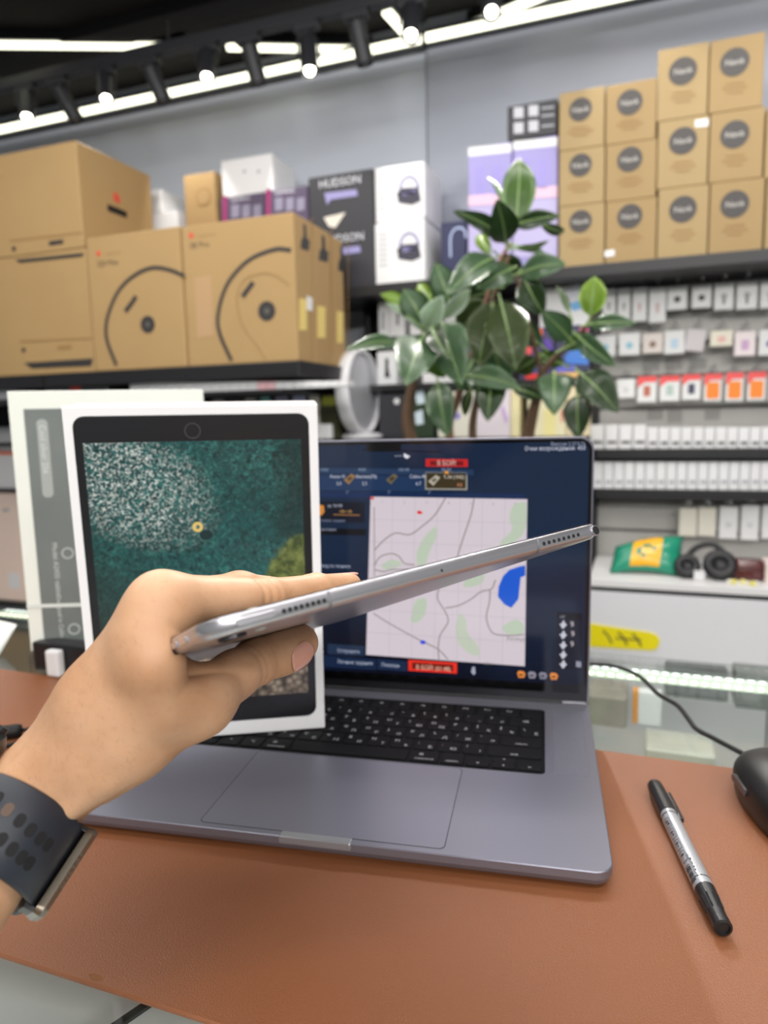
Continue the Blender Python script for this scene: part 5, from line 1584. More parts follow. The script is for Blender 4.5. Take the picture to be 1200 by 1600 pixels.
# ================================================================== white tablet box standing on the laptop
yaw, lean, tw = 0.1375, -0.080, -0.0076
ca, sa = math.cos(yaw), math.sin(yaw)
bx = Vector((ca, sa, 0))
by = Vector((-sa * math.sin(lean), ca * math.sin(lean), math.cos(lean)))
X_ = bx * math.cos(tw) + by * math.sin(tw)
Y_ = by * math.cos(tw) - bx * math.sin(tw)
BXW, BXH, BXT = 0.1845, 0.2690, 0.043
FB = Fr((-0.097, 0.1425, 0.0148), X_, Y_)          # z towards the camera
m_bw = mat('glossy_white_box', (238, 238, 240), 0.3)
bm = B(); box(bm, FB, -BXW / 2, BXW / 2, 0, BXH, -BXT, 0, bevel=0.0009)
tb = tag(obj('tablet_box', bm, m_bw), 'white tablet box with a teal sea picture standing on the laptop', 'box')
w2 = BXW / 2
bm = B(); layered(bm, FB, [(rrect(-w2 + .0068, w2 - .0068, .0125, BXH - .0068, .0085, 6), 0.0001), (rrect(-w2 + .0068, w2 - .0068, .0125, BXH - .0068, .0085, 6), 0.0004), (rrect(-w2 + .0074, w2 - .0074, .0131, BXH - .0074, .008, 6), 0.0006)])
tf = obj('printed_tablet_face', bm, mat('printed_bezel', (20, 20, 24), 0.35), tb)

def sea_material():
    m = bpy.data.materials.new('printed_sea')
    m.use_nodes = True
    nt = m.node_tree
    N_, Lk = nt.nodes, nt.links
    b = N_['Principled BSDF']
    b.inputs['Roughness'].default_value = 0.3
    tc = N_.new('ShaderNodeTexCoord')
    def noise(sc, det=3, dist=0.0, vec=None):
        n = N_.new('ShaderNodeTexNoise'); n.inputs['Scale'].default_value = sc; n.inputs['Detail'].default_value = det; n.inputs['Distortion'].default_value = dist
        Lk.new(vec or tc.outputs['Object'], n.inputs['Vector']); return n.outputs['Fac']
    def math_(op, a, b_, clamp=False):
        n = N_.new('ShaderNodeMath'); n.operation = op; n.use_clamp = clamp
        for i, v in enumerate((a, b_)):
            if hasattr(v, 'is_linked'): Lk.new(v, n.inputs[i])
            else: n.inputs[i].default_value = v
        return n.outputs[0]
    def ramp(f, *stops):
        r = N_.new('ShaderNodeValToRGB')
        e = r.color_ramp.elements
        while len(e) < len(stops): e.new(0.5)
        for el, (p, c) in zip(e, stops):
            el.position = p; el.color = (*c, 1) if len(c) == 3 else c
        Lk.new(f, r.inputs[0]); return r.outputs[0]
    def mixc(f, a, b_):
        n = N_.new('ShaderNodeMix'); n.data_type = 'RGBA'
        Lk.new(f, n.inputs[0])
        for s, v in ((6, a), (7, b_)):
            if hasattr(v, 'is_linked'): Lk.new(v, n.inputs[s])
            else: n.inputs[s].default_value = (*v, 1)
        return n.outputs[2]
    sp = N_.new('ShaderNodeSeparateXYZ'); Lk.new(tc.outputs['Object'], sp.inputs[0])
    x, z = sp.outputs['X'], sp.outputs['Z']           # about -0.08..0.08 and 0..0.22
    BW = lambda lo, hi: ((lo, (0, 0, 0)), (hi, (1, 1, 1)))
    water = ramp(noise(260, 4, 0.8), (0.30, lin((10, 38, 42))), (0.55, lin((32, 88, 86))), (0.80, lin((70, 136, 128))))
    water = mixc(math_('MULTIPLY', ramp(noise(16, 3), *BW(0.42, 0.66)), 0.55), water, lin((14, 52, 54)))
    # dark reef lower left
    dx = math_('ADD', math_('MULTIPLY', x, -9.0), math_('MULTIPLY', z, -7.0))
    darkm = ramp(math_('ADD', dx, math_('MULTIPLY', noise(22, 4), 0.9)), *BW(0.02, 0.55))
    water = mixc(math_('MULTIPLY', darkm, 0.75), water, lin((12, 34, 28)))
    # dark strip at right
    dr = math_('ADD', math_('MULTIPLY', x, 10.0), math_('MULTIPLY', noise(18, 3), 0.55))
    water = mixc(math_('MULTIPLY', ramp(dr, *BW(0.86, 1.12)), 0.7), water, lin((16, 40, 40)))
    # sparkle of the sun, upper left
    v = N_.new('ShaderNodeTexVoronoi'); v.inputs['Scale'].default_value = 230; v.inputs['Randomness'].default_value = 1
    Lk.new(tc.outputs['Object'], v.inputs['Vector'])
    spark = ramp(math_('MULTIPLY', noise(480, 3, 0.6), 1.0), *BW(0.47, 0.74))
    ax_, az = math_('SUBTRACT', x, -0.048), math_('SUBTRACT', z, 0.178)
    rad = math_('ADD', math_('POWER', math_('MULTIPLY', math_('ADD', ax_, math_('MULTIPLY', az, 0.45)), 16.0), 2.0), math_('POWER', math_('MULTIPLY', az, 18.0), 2.0))
    sunm = ramp(math_('SUBTRACT', 1.0, math_('MULTIPLY', rad, 0.95)), *BW(0.05, 0.8))
    sunm2 = math_('ADD', math_('MULTIPLY', sunm, 0.92), 0.03)
    water = mixc(math_('MULTIPLY', spark, sunm2, True), water, lin((226, 232, 228)))
    # mossy rock at the right
    mx_, mz = math_('SUBTRACT', x, 0.085), math_('SUBTRACT', z, 0.085)
    mr_ = math_('ADD', math_('ADD', math_('POWER', math_('MULTIPLY', mx_, 21.0), 2.0), math_('POWER', math_('MULTIPLY', mz, 17.0), 2.0)), math_('MULTIPLY', noise(60, 3), 0.5))
    moss = ramp(noise(160, 4), (0.35, lin((56, 70, 36))), (0.65, lin((120, 130, 70))))
    water = mixc(ramp(mr_, (0.85, (1, 1, 1)), (1.05, (0, 0, 0))), water, moss)
    # pebble shore along the bottom
    vp = N_.new('ShaderNodeTexVoronoi'); vp.inputs['Scale'].default_value = 190
    Lk.new(tc.outputs['Object'], vp.inputs['Vector'])
    peb = ramp(vp.outputs['Distance'], (0.05, lin((196, 182, 164))), (0.45, lin((134, 120, 104))), (0.8, lin((66, 58, 50))))
    pm = math_('SUBTRACT', math_('ADD', z, math_('MULTIPLY', noise(30, 3), 0.03)), math_('MULTIPLY', x, 0.22))
    water = mixc(ramp(pm, (0.052, (1, 1, 1)), (0.058, (0, 0, 0))), water, peb)
    Lk.new(water, b.inputs['Base Color'])
    return m
TL = FB.hit(121, 694); TRt = FB.hit(477, 690); BRt = FB.hit(484, 1103)
bm = B(); prism(bm, FB, [(-w2 + .0130, .0335), (w2 - .0130, .0335), (w2 - .0130, BXH - .0265), (-w2 + .0130, BXH - .0265)], 0.0006, 0.0008)
sea = obj('printed_picture', bm, sea_material(), tb)
u, v = FB.hit(301, 673)
bm = B(); ring(bm, FB, u, v, 0.0052, 0.0059, 0.0006, 0.00075, 28)
obj('printed_home_button', bm, mat('home_ring', (70, 70, 76), 0.3), tb)
u, v = FB.hit(309, 823)
bm = B(); ring(bm, FB, u, v, 0.0016, 0.0040, 0.0008, 0.0009, 18)
obj('printed_swim_ring', bm, mat('swim_ring', (216, 190, 110), 0.4), tb)
bm = B(); prism(bm, FB, circ(u + 0.006, v - 0.0065, 0.0052, 14, 0.0040), 0.0008, 0.00088)
obj('printed_ring_shade', bm, mat('print_deep_sea', (12, 42, 44), 0.4), tb)

# ================================================================== framed white box behind, on a clear stand
p0 = onz(47, 1051, GT)
yw = math.radians(17)
fx = Vector((math.cos(yw), math.sin(yw), 0))
FW2 = Fr((p0.x, p0.y, GT), fx, Vector((0, 0, 1)))
dep = (p0 - CAM).dot(FW)
zt = at(18, 614, dep).z
hgt = zt - GT
bm = B()
box(bm, FW2, 0.0, 0.20, 0.0005, 0.024, -0.05, 0.004, bevel=0.001)
st = tag(obj('acrylic_stand', bm, m_clear), 'clear acrylic stand under the framed white box', 'stand')
bm = B(); box(bm, FW2, 0.003, 0.205, 0.0245, hgt, -0.045, 0.0, bevel=0.001)
fb = tag(obj('framed_box', bm, mat('framed_box_white', (226, 230, 222), 0.35)), 'tall white box with a grey printed panel behind the tablet box', 'box')
bm = B(); prism(bm, FW2, [(0.0175, 0.028), (0.200, 0.028), (0.200, hgt - 0.019), (0.0175, hgt - 0.019)], 0.0002, 0.0008)
obj('printed_panel', bm, mat('printed_panel_grey', (112, 118, 116), 0.3, var=0.2, scale=14), fb)
FT = Fr(FW2.o, Vector((0, 0, -1)), fx)                 # lettering that runs downwards
def vtext(s, x, y, size, m):
    bm = B()
    F = Fr(FW2(x, y, 0), Vector((0, 0, -1)), fx, FW2.z)
    text(bm, F, s, 0, 0, size, 0.0016)
    return obj('printed_text', bm, m, fb)
m_pt = mat('panel_text', (206, 210, 208), 0.4)
bm = B(); prism(bm, FW2, rrect(0.029, 0.040, hgt - 0.115, hgt - 0.030, 0.005, 6), 0.0008, 0.0012)
obj('printed_pill', bm, mat('panel_pill', (158, 164, 160), 0.4), fb)
vtext('Cool silver 256', 0.0315, hgt - 0.036, 0.0085, m_pt)
vtext('Model A2435 tablet', 0.034, hgt - 0.165, 0.0075, m_pt)
vtext('Designed in California', 0.034, hgt - 0.225, 0.0065, m_pt)
vtext('Assembled product, packed', 0.062, hgt - 0.165, 0.0065, m_pt)
for yy in (hgt - 0.178, hgt - 0.265):
    bm = B(); ring(bm, FW2, 0.049, yy, 0.0052, 0.0062, 0.0008, 0.0012, 20)
    obj('printed_icon', bm, m_pt, fb)
bm = B(); prism(bm, FW2, [(0.003, hgt - 0.232), (0.12, hgt - 0.240), (0.12, hgt - 0.244), (0.003, hgt - 0.236)], 0.0009, 0.0013)
obj('tape_strip', bm, mat('clear_tape', (214, 220, 216), 0.2), fb)
# dark sleeve with a white adapter in front of the stand
pa = onz(112, 1054, 0.0)
F = Fr((pa.x, pa.y, 0.0), U, NB, Vector((0, 0, 1)))
bm = B(); box(bm, F, -0.05, 0.06, -0.004, 0.02, 0.0002, 0.034, bevel=0.004)
tag(obj('black_sleeve', bm, mat('black_sleeve', (22, 22, 25), 0.4)), 'small black sleeve box at the foot of the framed box', 'box')
bm = B(); box(bm, Fr(F(-0.012, -0.0045, 0.0), U, Vector((0, 0, 1)), -NB), -0.009, 0.009, 0.001, 0.030, 0.0, 0.010, bevel=0.003)
tag(obj('white_adapter', bm, m_white), 'small white plug adapter leaning on the black sleeve box', 'adapter')
pb = onz(5, 1022, GT)
bm = B(); crumple(bm, Fr((pb.x - 0.045, pb.y, GT + 0.0), U, (Vector((0, 0, 1)) * .7 + NB * .7).normalized()), 0.10, 0.045, 0.012, 9)
lo_ = min(v.co.z for v in bm.verts) - GT - 0.0003
bmesh.ops.translate(bm, verts=bm.verts, vec=(0, 0, -lo_))
tag(obj('plastic_bag', bm, [mat('bag_white', (232, 234, 232), 0.3, var=0.1, scale=40), mat('bag_white', (232, 234, 232), 0.3)], smooth=True), 'crumpled white plastic bag on the counter beside the framed box', 'bag')

# ================================================================== the held tablet
def cv(v):      # camera axes (x right, y down, z forward) -> world direction
    return RT * v[0] - UP * v[1] + FW * v[2]
TO = (0.0209, 0.0203, 0.2505)
def orth(e, l):
    e = Vector(e).normalized(); l = Vector(l); l = (l - e * l.dot(e)).normalized()
    return e, l, e.cross(l)
E_, L_v, N_v = orth((0.834, -0.1617, 0.5275), (-0.4768, 0.2699, 0.8365))
TOv = Vector(TO)
def tp(a, b, h):
    return TOv + E_ * a + L_v * b + N_v * h              # camera space
def c2w(v):
    return CAM + cv(v)
TFr = Fr(c2w(TOv), cv(E_), cv(L_v), cv(N_v))            # x along the near edge, y away, z = screen side
TW, TH = 0.1741, 0.2506
m_tab = mat('tablet_aluminium', (196, 195, 201), 0.29, 0.85)
t_tab = thing('tablet', TFr(0, TH / 2, -0.003), 'thin grey tablet held edge-on in the hand', 'tablet')
def to(i): return rrect(-TW / 2 + i, TW / 2 - i, i, TH - i, 0.0115 - min(i, .006), 10)
lay = []
for k in range(7):
    a = k / 6 * math.pi / 2
    lay.append((to(0.0030 * (1 - math.sin(a))), -0.00305 + 0.0030 * (1 - math.cos(a))))
lay += [(to(0.0), 0.0020), (to(0.0001), 0.0024), (to(0.0004), 0.0027)]
bm = B(); layered(bm, TFr, lay)
body = obj('tablet_body', bm, m_tab, t_tab, smooth=False)
for p in body.data.polygons:
    p.use_smooth = len(p.vertices) == 4
bm = B(); layered(bm, TFr, [(to(0.0007), 0.0027), (to(0.0007), 0.00295), (to(0.0010), 0.0031)])
obj('screen_glass', bm, mat('tablet_screen', (10, 10, 12), 0.05, coat=0.5), t_tab)
EF = Fr(TFr.o, TFr.x, TFr.z, -TFr.y)                     # the near edge seen from outside: x along, y up, z to us
m_dark = mat('tablet_hole', (14, 14, 16), 0.7)
for xa, xb in (((441, 944), (506, 937 - 1)), ((850, 849), (903, 834))):
    ua = EF.hit(*xa)[0]; ub = EF.hit(*xb)[0]
    bm = B()
    for k in range(8):
        prism(bm, EF, circ(ua + (ub - ua) * k / 7, -0.0003, 0.00078, 10), -0.001, 0.00012)
    obj('speaker_holes', bm, m_dark, t_tab)
ua = 0.0745
ua = EF.hit(931, 829)[0]
bm = B(); prism(bm, EF, circ(ua, -0.0004, 0.00185, 20), -0.001, 0.00014)
obj('headphone_jack', bm, m_dark, t_tab)
bm = B(); ring(bm, EF, ua, -0.0004, 0.00185, 0.0022, -0.001, 0.0002, 24)
obj('jack_rim', bm, m_tab, t_tab)
bm = B(); prism(bm, EF, circ(EF.hit(690, 890)[0], -0.0004, 0.0005, 10), -0.001, 0.0001)
obj('microphone_hole', bm, m_dark, t_tab)
for s in (-1, 1):
    uc = EF.hit(841 if s > 0 else 516, 848 if s > 0 else 936)[0]
    bm = B()
    prof = [(0.0027, 0.0004), (0.0020, -0.0001), (0.0, -0.0001)] + [(-0.00305 + 0.0030 * (1 - math.cos(k / 6 * math.pi / 2)) - 0.00012, 0.0030 * (1 - math.sin(k / 6 * math.pi / 2)) - 0.00008) for k in range(6, -1, -1)] + [(-0.00318, 0.012)]
    rows = [[bm.verts.new(TFr(uc + dx, y, z)) for z, y in prof] for dx in (-0.0006, 0.0006)]
    for i in range(len(prof) - 1):
        bm.faces.new((rows[0][i], rows[0][i + 1], rows[1][i + 1], rows[1][i]))
    obj('antenna_band', bm, mat('antenna_plastic', (116, 116, 122), 0.5), t_tab, smooth=True)
u0_ = EF.hit(366, 968)[0]; u1_ = EF.hit(430, 953)[0]
bm = B(); layered(bm, EF, [(rrect(u0_, u1_, -0.0013, 0.0009, 0.0011, 5), -0.001), (rrect(u0_, u1_, -0.0013, 0.0009, 0.0011, 5), 0.00025), (rrect(u0_ + .0002, u1_ - .0002, -0.0011, 0.0007, 0.0009, 5), 0.0004)])
obj('power_button', bm, m_tab, t_tab)
BF = Fr(TFr.o, TFr.x, -TFr.y, -TFr.z)                    # the back seen from below
for (ca_, cb_), r, hgt_, nm, mm in (((-0.0770, 0.0095), 0.0046, 0.0012, 'rear_camera', mat('camera_ring', (52, 52, 56), 0.3, 0.6)), ((-0.0675, 0.0095), 0.0019, 0.0005, 'flash', mat('flash_lens', (206, 204, 196), 0.2))):
    u, v = ca_, -cb_
    bm = B(); lathe(bm, Fr(BF(u, v, 0.0029), BF.x, BF.y), [(r, 0), (r, hgt_), (r * .85, hgt_ + .0003), (r * .8, hgt_), (0, hgt_)], 24)
    o = obj(nm, bm, mm, t_tab)
    if nm == 'rear_camera':
        bm = B(); lathe(bm, Fr(BF(u, v, 0.0029 + hgt_), BF.x, BF.y), [(r * .6, 0), (r * .5, .0002), (0, .0003)], 20)
        obj('camera_lens', bm, mat('lens_black', (6, 6, 8), 0.05), o)
SFR = Fr(TFr(-TW / 2, 0, 0), TFr.y, TFr.z, -TFr.x)       # left long edge
for b0 in (0.022, 0.036):
    bm = B(); layered(bm, SFR, [(rrect(b0, b0 + 0.010, -0.0011, 0.0011, 0.001, 4), -0.001), (rrect(b0, b0 + 0.010, -0.0011, 0.0011, 0.001, 4), 0.0004), (rrect(b0 + .0003, b0 + 0.0097, -0.0009, 0.0009, 0.0008, 4), 0.0006)])
    obj('volume_button', bm, m_tab, t_tab)
# ================================================================== the hand: one continuous surface from a smooth distance field
def cp(px, py, z):
    return np.array([(px - 600) / FPX * z, (py - 800) / FPX * z, z])
def tpn(a, b, h):
    return np.array(tp(a, b, h)[:])
VOX = 0.00112
lo_b = np.array([-0.262, 0.012, 0.112])
hi_b = np.array([0.015, 0.262, 0.402])
dims = np.ceil((hi_b - lo_b) / VOX).astype(int) + 1
gx = [lo_b[i] + VOX * np.arange(dims[i], dtype=np.float32) for i in range(3)]
BIG = 0.05

def sub(a, b, r, m):
    lo = np.minimum(a, b) - r - m
    hi = np.maximum(a, b) + r + m
    i0 = np.clip(np.floor((lo - lo_b) / VOX).astype(int), 0, dims)
    i1 = np.clip(np.ceil((hi - lo_b) / VOX).astype(int) + 1, 0, dims)
    return tuple(slice(i0[k], i1[k]) for k in range(3))

def cone(sl, a, b, ra, rb):
    X, Y, Zz = np.meshgrid(gx[0][sl[0]], gx[1][sl[1]], gx[2][sl[2]], indexing='ij')
    d = b - a
    L2 = float(d @ d)
    t = np.clip(((X - a[0]) * d[0] + (Y - a[1]) * d[1] + (Zz - a[2]) * d[2]) / L2, 0, 1)
    q = np.sqrt((X - a[0] - d[0] * t) ** 2 + (Y - a[1] - d[1] * t) ** 2 + (Zz - a[2] - d[2] * t) ** 2)
    return q - (ra + (rb - ra) * t), t

def smin(a, b, k):
    h = np.clip(0.5 + 0.5 * (b - a) / k, 0, 1)
    return b * (1 - h) + a * h - k * h * (1 - h)

def group(segs, k):
    f = np.full(dims, BIG, np.float32)
    for s in segs:
        a, b, ra, rb = s[:4]
        sl = sub(a, b, max(ra, rb), 0.03)
        d, t = cone(sl, a, b, ra, rb)
        if len(s) > 4:                                   # creases across the segment: [(t, depth, width)]
            L = np.linalg.norm(b - a)
            for t0, dp, wd in s[4]:
                d = d + dp * np.exp(-(((t - t0) * L) / wd) ** 2)
        f[sl] = smin(f[sl], d, k)
    return f

w_r, w_u = cp(73, 1224, .265), cp(73, 1222, .289)
mcp2, mcp3, mcp4, mcp5 = cp(252, 944, .257), cp(240, 952, .281), cp(240, 968, .297), cp(238, 990, .310)
t_mcp, t_px = cp(312, 1096, .268), cp(364, 1056, .287)
el_r, el_u = cp(-152, 1530, .2185), cp(-146, 1522, .244)
fa = (el_r - w_r) / np.linalg.norm(el_r - w_r)
el_r2, el_u2 = el_r + fa * .105, el_u + fa * .105
fore = group([(el_r, w_r, .0172, .0160), (el_u, w_u, .0170, .0156), ((el_r + el_u) / 2, (w_r + w_u) / 2, .0174, .0162),
    (el_r2, el_r, .0235, .0178), (el_u2, el_u, .0235, .0176), ((el_r2 + el_u2) / 2, (el_r + el_u) / 2, .0250, .0180)], .004)
palm = group([
    (w_r, cp(134, 1146, .268), .0160, .0156), (w_u, cp(128, 1145, .295), .0156, .0138), ((w_r + w_u) / 2, cp(132, 1146, .281), .0162, .0150),
    (cp(134, 1140, .268), mcp2, .0148, .0110), (cp(130, 1138, .284), mcp3, .0138, .0108),
    (cp(128, 1142, .299), mcp4, .0128, .0100), (cp(124, 1152, .311), mcp5, .0120, .0092),
    (cp(128, 1190, .263), cp(195, 1154, .262), .0138, .0152), (cp(150, 1184, .262), t_mcp, .0146, .0118),
    (cp(180, 1092, .262), cp(232, 1052, .258), .0160, .0135), (cp(180, 1090, .264), cp(250, 985, .255), .0140, .0108),
    (cp(236, 995, .252), cp(248, 1030, .250), .0108, .0105), (cp(248, 1030, .250), cp(266, 1084, .257), .0105, .0100),
    (cp(165, 1112, .266), cp(258, 1092, .260), .0165, .0120), (cp(200, 1080, .285), cp(225, 1030, .300), .0140, .0120),
], .010)
palm = smin(palm, fore, .010)
hi_ = .0106
pip2, dip2, tip2 = tpn(-.036, .077, hi_), tpn(-.007, .0925, .0102), tpn(.0165, .1035, .0098)
idx = group([(mcp2, pip2, .0112, .0088, [(0.90, .0013, .0011), (0.82, .0011, .0011), (0.97, .0012, .0011)]),
             (pip2, dip2, .0088, .0078, [(0.06, .0012, .0011), (0.15, .0009, .0011), (0.95, .0008, .0010)]), (dip2, tip2, .0078, .0064)], .004)
pip3, dip3, tip3 = tpn(-.040, .0985, .0185), tpn(-.006, .1145, .0115), tpn(.0205, .1255, .0098)
mid = group([(mcp3, pip3, .0110, .0088), (pip3, dip3, .0088, .0078), (dip3, tip3, .0078, .0064)], .004)
pip4, dip4, tip4 = tpn(-.046, .121, .0185), tpn(-.013, .136, .0115), tpn(.012, .1465, .0095)
rng = group([(mcp4, pip4, .0102, .0084), (pip4, dip4, .0084, .0074), (dip4, tip4, .0074, .0062)], .004)
pip5, dip5, tip5 = tpn(-.064, .141, .0165), tpn(-.042, .152, .0110), tpn(-.022, .160, .0090)
pky = group([(mcp5, pip5, .0092, .0074), (pip5, dip5, .0074, .0066), (dip5, tip5, .0066, .0056)], .004)
t_ip, t_mid, t_tip = cp(404, 1031, .303), cp(440, 1017, .312), cp(468, 1005, .319)
thb = group([(t_mcp, t_px, .0116, .0094), (t_px, t_ip, .0094, .0100, [(0.62, .0014, .0011), (0.80, .0015, .0011), (0.97, .0014, .0011), (0.42, .0009, .0011)]),
             (t_ip, t_mid, .0102, .0098, [(0.16, .0013, .0011), (0.36, .0008, .0011)]), (t_mid, t_tip, .0098, .0086)], .005)
f = palm
for g_, k in ((idx, .006), (mid, .006), (rng, .006), (pky, .006), (thb, .010)):
    pass
fing = idx
for g_ in (mid, rng, pky):
    fing = smin(fing, g_, .0012)
f = smin(f, fing, .007)
f = smin(f, thb, .009)
# tendon along the thumb side of the wrist, vein over the back of the hand
def ridge(f, pts, r, k):
    for a, b in zip(pts[:-1], pts[1:]):
        sl = sub(a, b, r, 0.012)
        d, _ = cone(sl, a, b, r, r)
        f[sl] = smin(f[sl], d, k)
    return f
f = f.astype(np.float32)
ridge(f, [cp(112, 1262, .2515), cp(170, 1215, .253), cp(240, 1172, .2575)], .0028, .006)
ridge(f, [cp(120, 1105, .2575), cp(180, 1020, .2545), cp(236, 950, .2535)], .0022, .006)
# flatten where flesh presses on the tablet
X, Y, Zz = np.meshgrid(gx[0], gx[1], gx[2], indexing='ij')
rx_, ry_, rz_ = X - TO[0], Y - TO[1], Zz - TO[2]
ta = rx_ * E_[0] + ry_ * E_[1] + rz_ * E_[2]
tb_ = rx_ * L_v[0] + ry_ * L_v[1] + rz_ * L_v[2]
th_ = rx_ * N_v[0] + ry_ * N_v[1] + rz_ * N_v[2]
slab = np.maximum(np.maximum(np.abs(ta) - TW / 2, np.abs(tb_ - TH / 2) - TH / 2), np.abs(th_) - 0.0029)
# room under the tablet's corner, where the thumb stands off it
gap = np.maximum(np.maximum(np.abs(ta - 0.011) - 0.091, np.abs(tb_ - 0.006) - 0.060), np.abs(th_ + 0.0045) - 0.0060)
f = -smin(-f, gap, .010)
f = np.maximum(f, -slab).astype(np.float32)
del gap
del X, Y, Zz, rx_, ry_, rz_, ta, tb_, th_, slab

def surface_nets(f):
    s = f < 0
    n0, n1, n2 = f.shape
    c = np.zeros((n0 - 1, n1 - 1, n2 - 1), np.uint8)
    for i in (0, 1):
        for j in (0, 1):
            for k in (0, 1):
                c += s[i:n0 - 1 + i, j:n1 - 1 + j, k:n2 - 1 + k]
    act = (c > 0) & (c < 8)
    ii = np.argwhere(act)
    vid = np.full(act.shape, -1, np.int64)
    vid[act] = np.arange(len(ii))
    acc = np.zeros((len(ii), 3)); cnt = np.zeros(len(ii))
    corners = [(i, j, k) for i in (0, 1) for j in (0, 1) for k in (0, 1)]
    for p in corners:
        for ax in range(3):
            if p[ax] == 0:
                q = list(p); q[ax] = 1
                fa = f[ii[:, 0] + p[0], ii[:, 1] + p[1], ii[:, 2] + p[2]]
                fb_ = f[ii[:, 0] + q[0], ii[:, 1] + q[1], ii[:, 2] + q[2]]
                m = (fa < 0) != (fb_ < 0)
                t = fa[m] / (fa[m] - fb_[m])
                pos = np.tile(np.array(p, float), (m.sum(), 1)); pos[:, ax] = t
                acc[m] += pos; cnt[m] += 1
    v = ii + acc / cnt[:, None]
    quads = []
    for ax in range(3):
        b, c_ = (ax + 1) % 3, (ax + 2) % 3
        sl0 = [slice(None)] * 3; sl1 = [slice(None)] * 3
        sl0[ax] = slice(0, f.shape[ax] - 1); sl1[ax] = slice(1, f.shape[ax])
        cr = s[tuple(sl0)] != s[tuple(sl1)]
        e = np.argwhere(cr)
        e = e[(e[:, b] > 0) & (e[:, c_] > 0) & (e[:, b] < f.shape[b] - 1) & (e[:, c_] < f.shape[c_] - 1)]
        def vv(db, dc):
            q = e.copy(); q[:, b] -= db; q[:, c_] -= dc
            return vid[q[:, 0], q[:, 1], q[:, 2]]
        qd = np.stack([vv(1, 1), vv(0, 1), vv(0, 0), vv(1, 0)], 1)
        neg = s[e[:, 0], e[:, 1], e[:, 2]]
        qd[~neg] = qd[~neg][:, ::-1]
        quads.append(qd)
    return v, np.concatenate(quads)
sv, sq = surface_nets(f)
sv = lo_b + sv * VOX
del f, fore, palm, idx, mid, rng, pky, thb, fing
RTn, UPn, FWn, CAMn = (np.array(v[:]) for v in (RT, UP, FW, CAM))
wv = CAMn + sv[:, :1] * RTn - sv[:, 1:2] * UPn + sv[:, 2:] * FWn

def skin_material():
    m = mat('skin', (205, 152, 112), 0.48, sss=0.25, spec=0.4)
    nt = m.node_tree
    b = nt.nodes['Principled BSDF']
    tc = nt.nodes.new('ShaderNodeTexCoord')
    def nz(sc, det, dist=0.0):
        n = nt.nodes.new('ShaderNodeTexNoise'); n.inputs['Scale'].default_value = sc; n.inputs['Detail'].default_value = det; n.inputs['Distortion'].default_value = dist
        nt.links.new(tc.outputs['Object'], n.inputs['Vector']); return n
    n1 = nz(28, 3)
    cr = nt.nodes.new('ShaderNodeValToRGB')
    e = cr.color_ramp.elements
    e[0].position, e[0].color = 0.33, (*lin((184, 139, 104)), 1)
    e[1].position, e[1].color = 0.68, (*lin((206, 165, 132)), 1)
    nt.links.new(n1.outputs['Fac'], cr.inputs[0])
    n2 = nz(420, 2)
    cr2 = nt.nodes.new('ShaderNodeValToRGB')
    f_ = cr2.color_ramp.elements
    f_[0].position, f_[0].color = 0.30, (0.86, 0.80, 0.76, 1)
    f_[1].position, f_[1].color = 0.46, (1, 1, 1, 1)
    nt.links.new(n2.outputs['Fac'], cr2.inputs[0])
    mx = nt.nodes.new('ShaderNodeMix'); mx.data_type = 'RGBA'; mx.blend_type = 'MULTIPLY'
    mx.inputs[0].default_value = 0.3
    nt.links.new(cr.outputs[0], mx.inputs[6]); nt.links.new(cr2.outputs[0], mx.inputs[7])
    nt.links.new(mx.outputs[2], b.inputs['Base Color'])
    v = nt.nodes.new('ShaderNodeTexVoronoi'); v.feature = 'DISTANCE_TO_EDGE'; v.inputs['Scale'].default_value = 900
    nt.links.new(tc.outputs['Object'], v.inputs['Vector'])
    bp = nt.nodes.new('ShaderNodeBump'); bp.inputs['Strength'].default_value = 0.10; bp.inputs['Distance'].default_value = 0.0006
    nt.links.new(v.outputs['Distance'], bp.inputs['Height'])
    nt.links.new(bp.outputs[0], b.inputs['Normal'])
    return m
me = bpy.data.meshes.new('person')
org = wv.mean(0)
me.from_pydata((wv - org).tolist(), [], sq.tolist())
me.materials.append(skin_material())
me.polygons.foreach_set('use_smooth', [True] * len(me.polygons))
me.update()
hand = bpy.data.objects.new('person', me)
COL.objects.link(hand)
hand.location = org.tolist()
BASE[hand.name] = Vector(org.tolist())
tag(hand, 'left hand and forearm with a watch, gripping the grey tablet', 'person')
bmn = bmesh.new(); bmn.from_mesh(me); bmesh.ops.recalc_face_normals(bmn, faces=bmn.faces)
bmesh.ops.smooth_vert(bmn, verts=bmn.verts, factor=0.25, use_axis_x=True, use_axis_y=True, use_axis_z=True)
bmn.to_mesh(me); bmn.free()

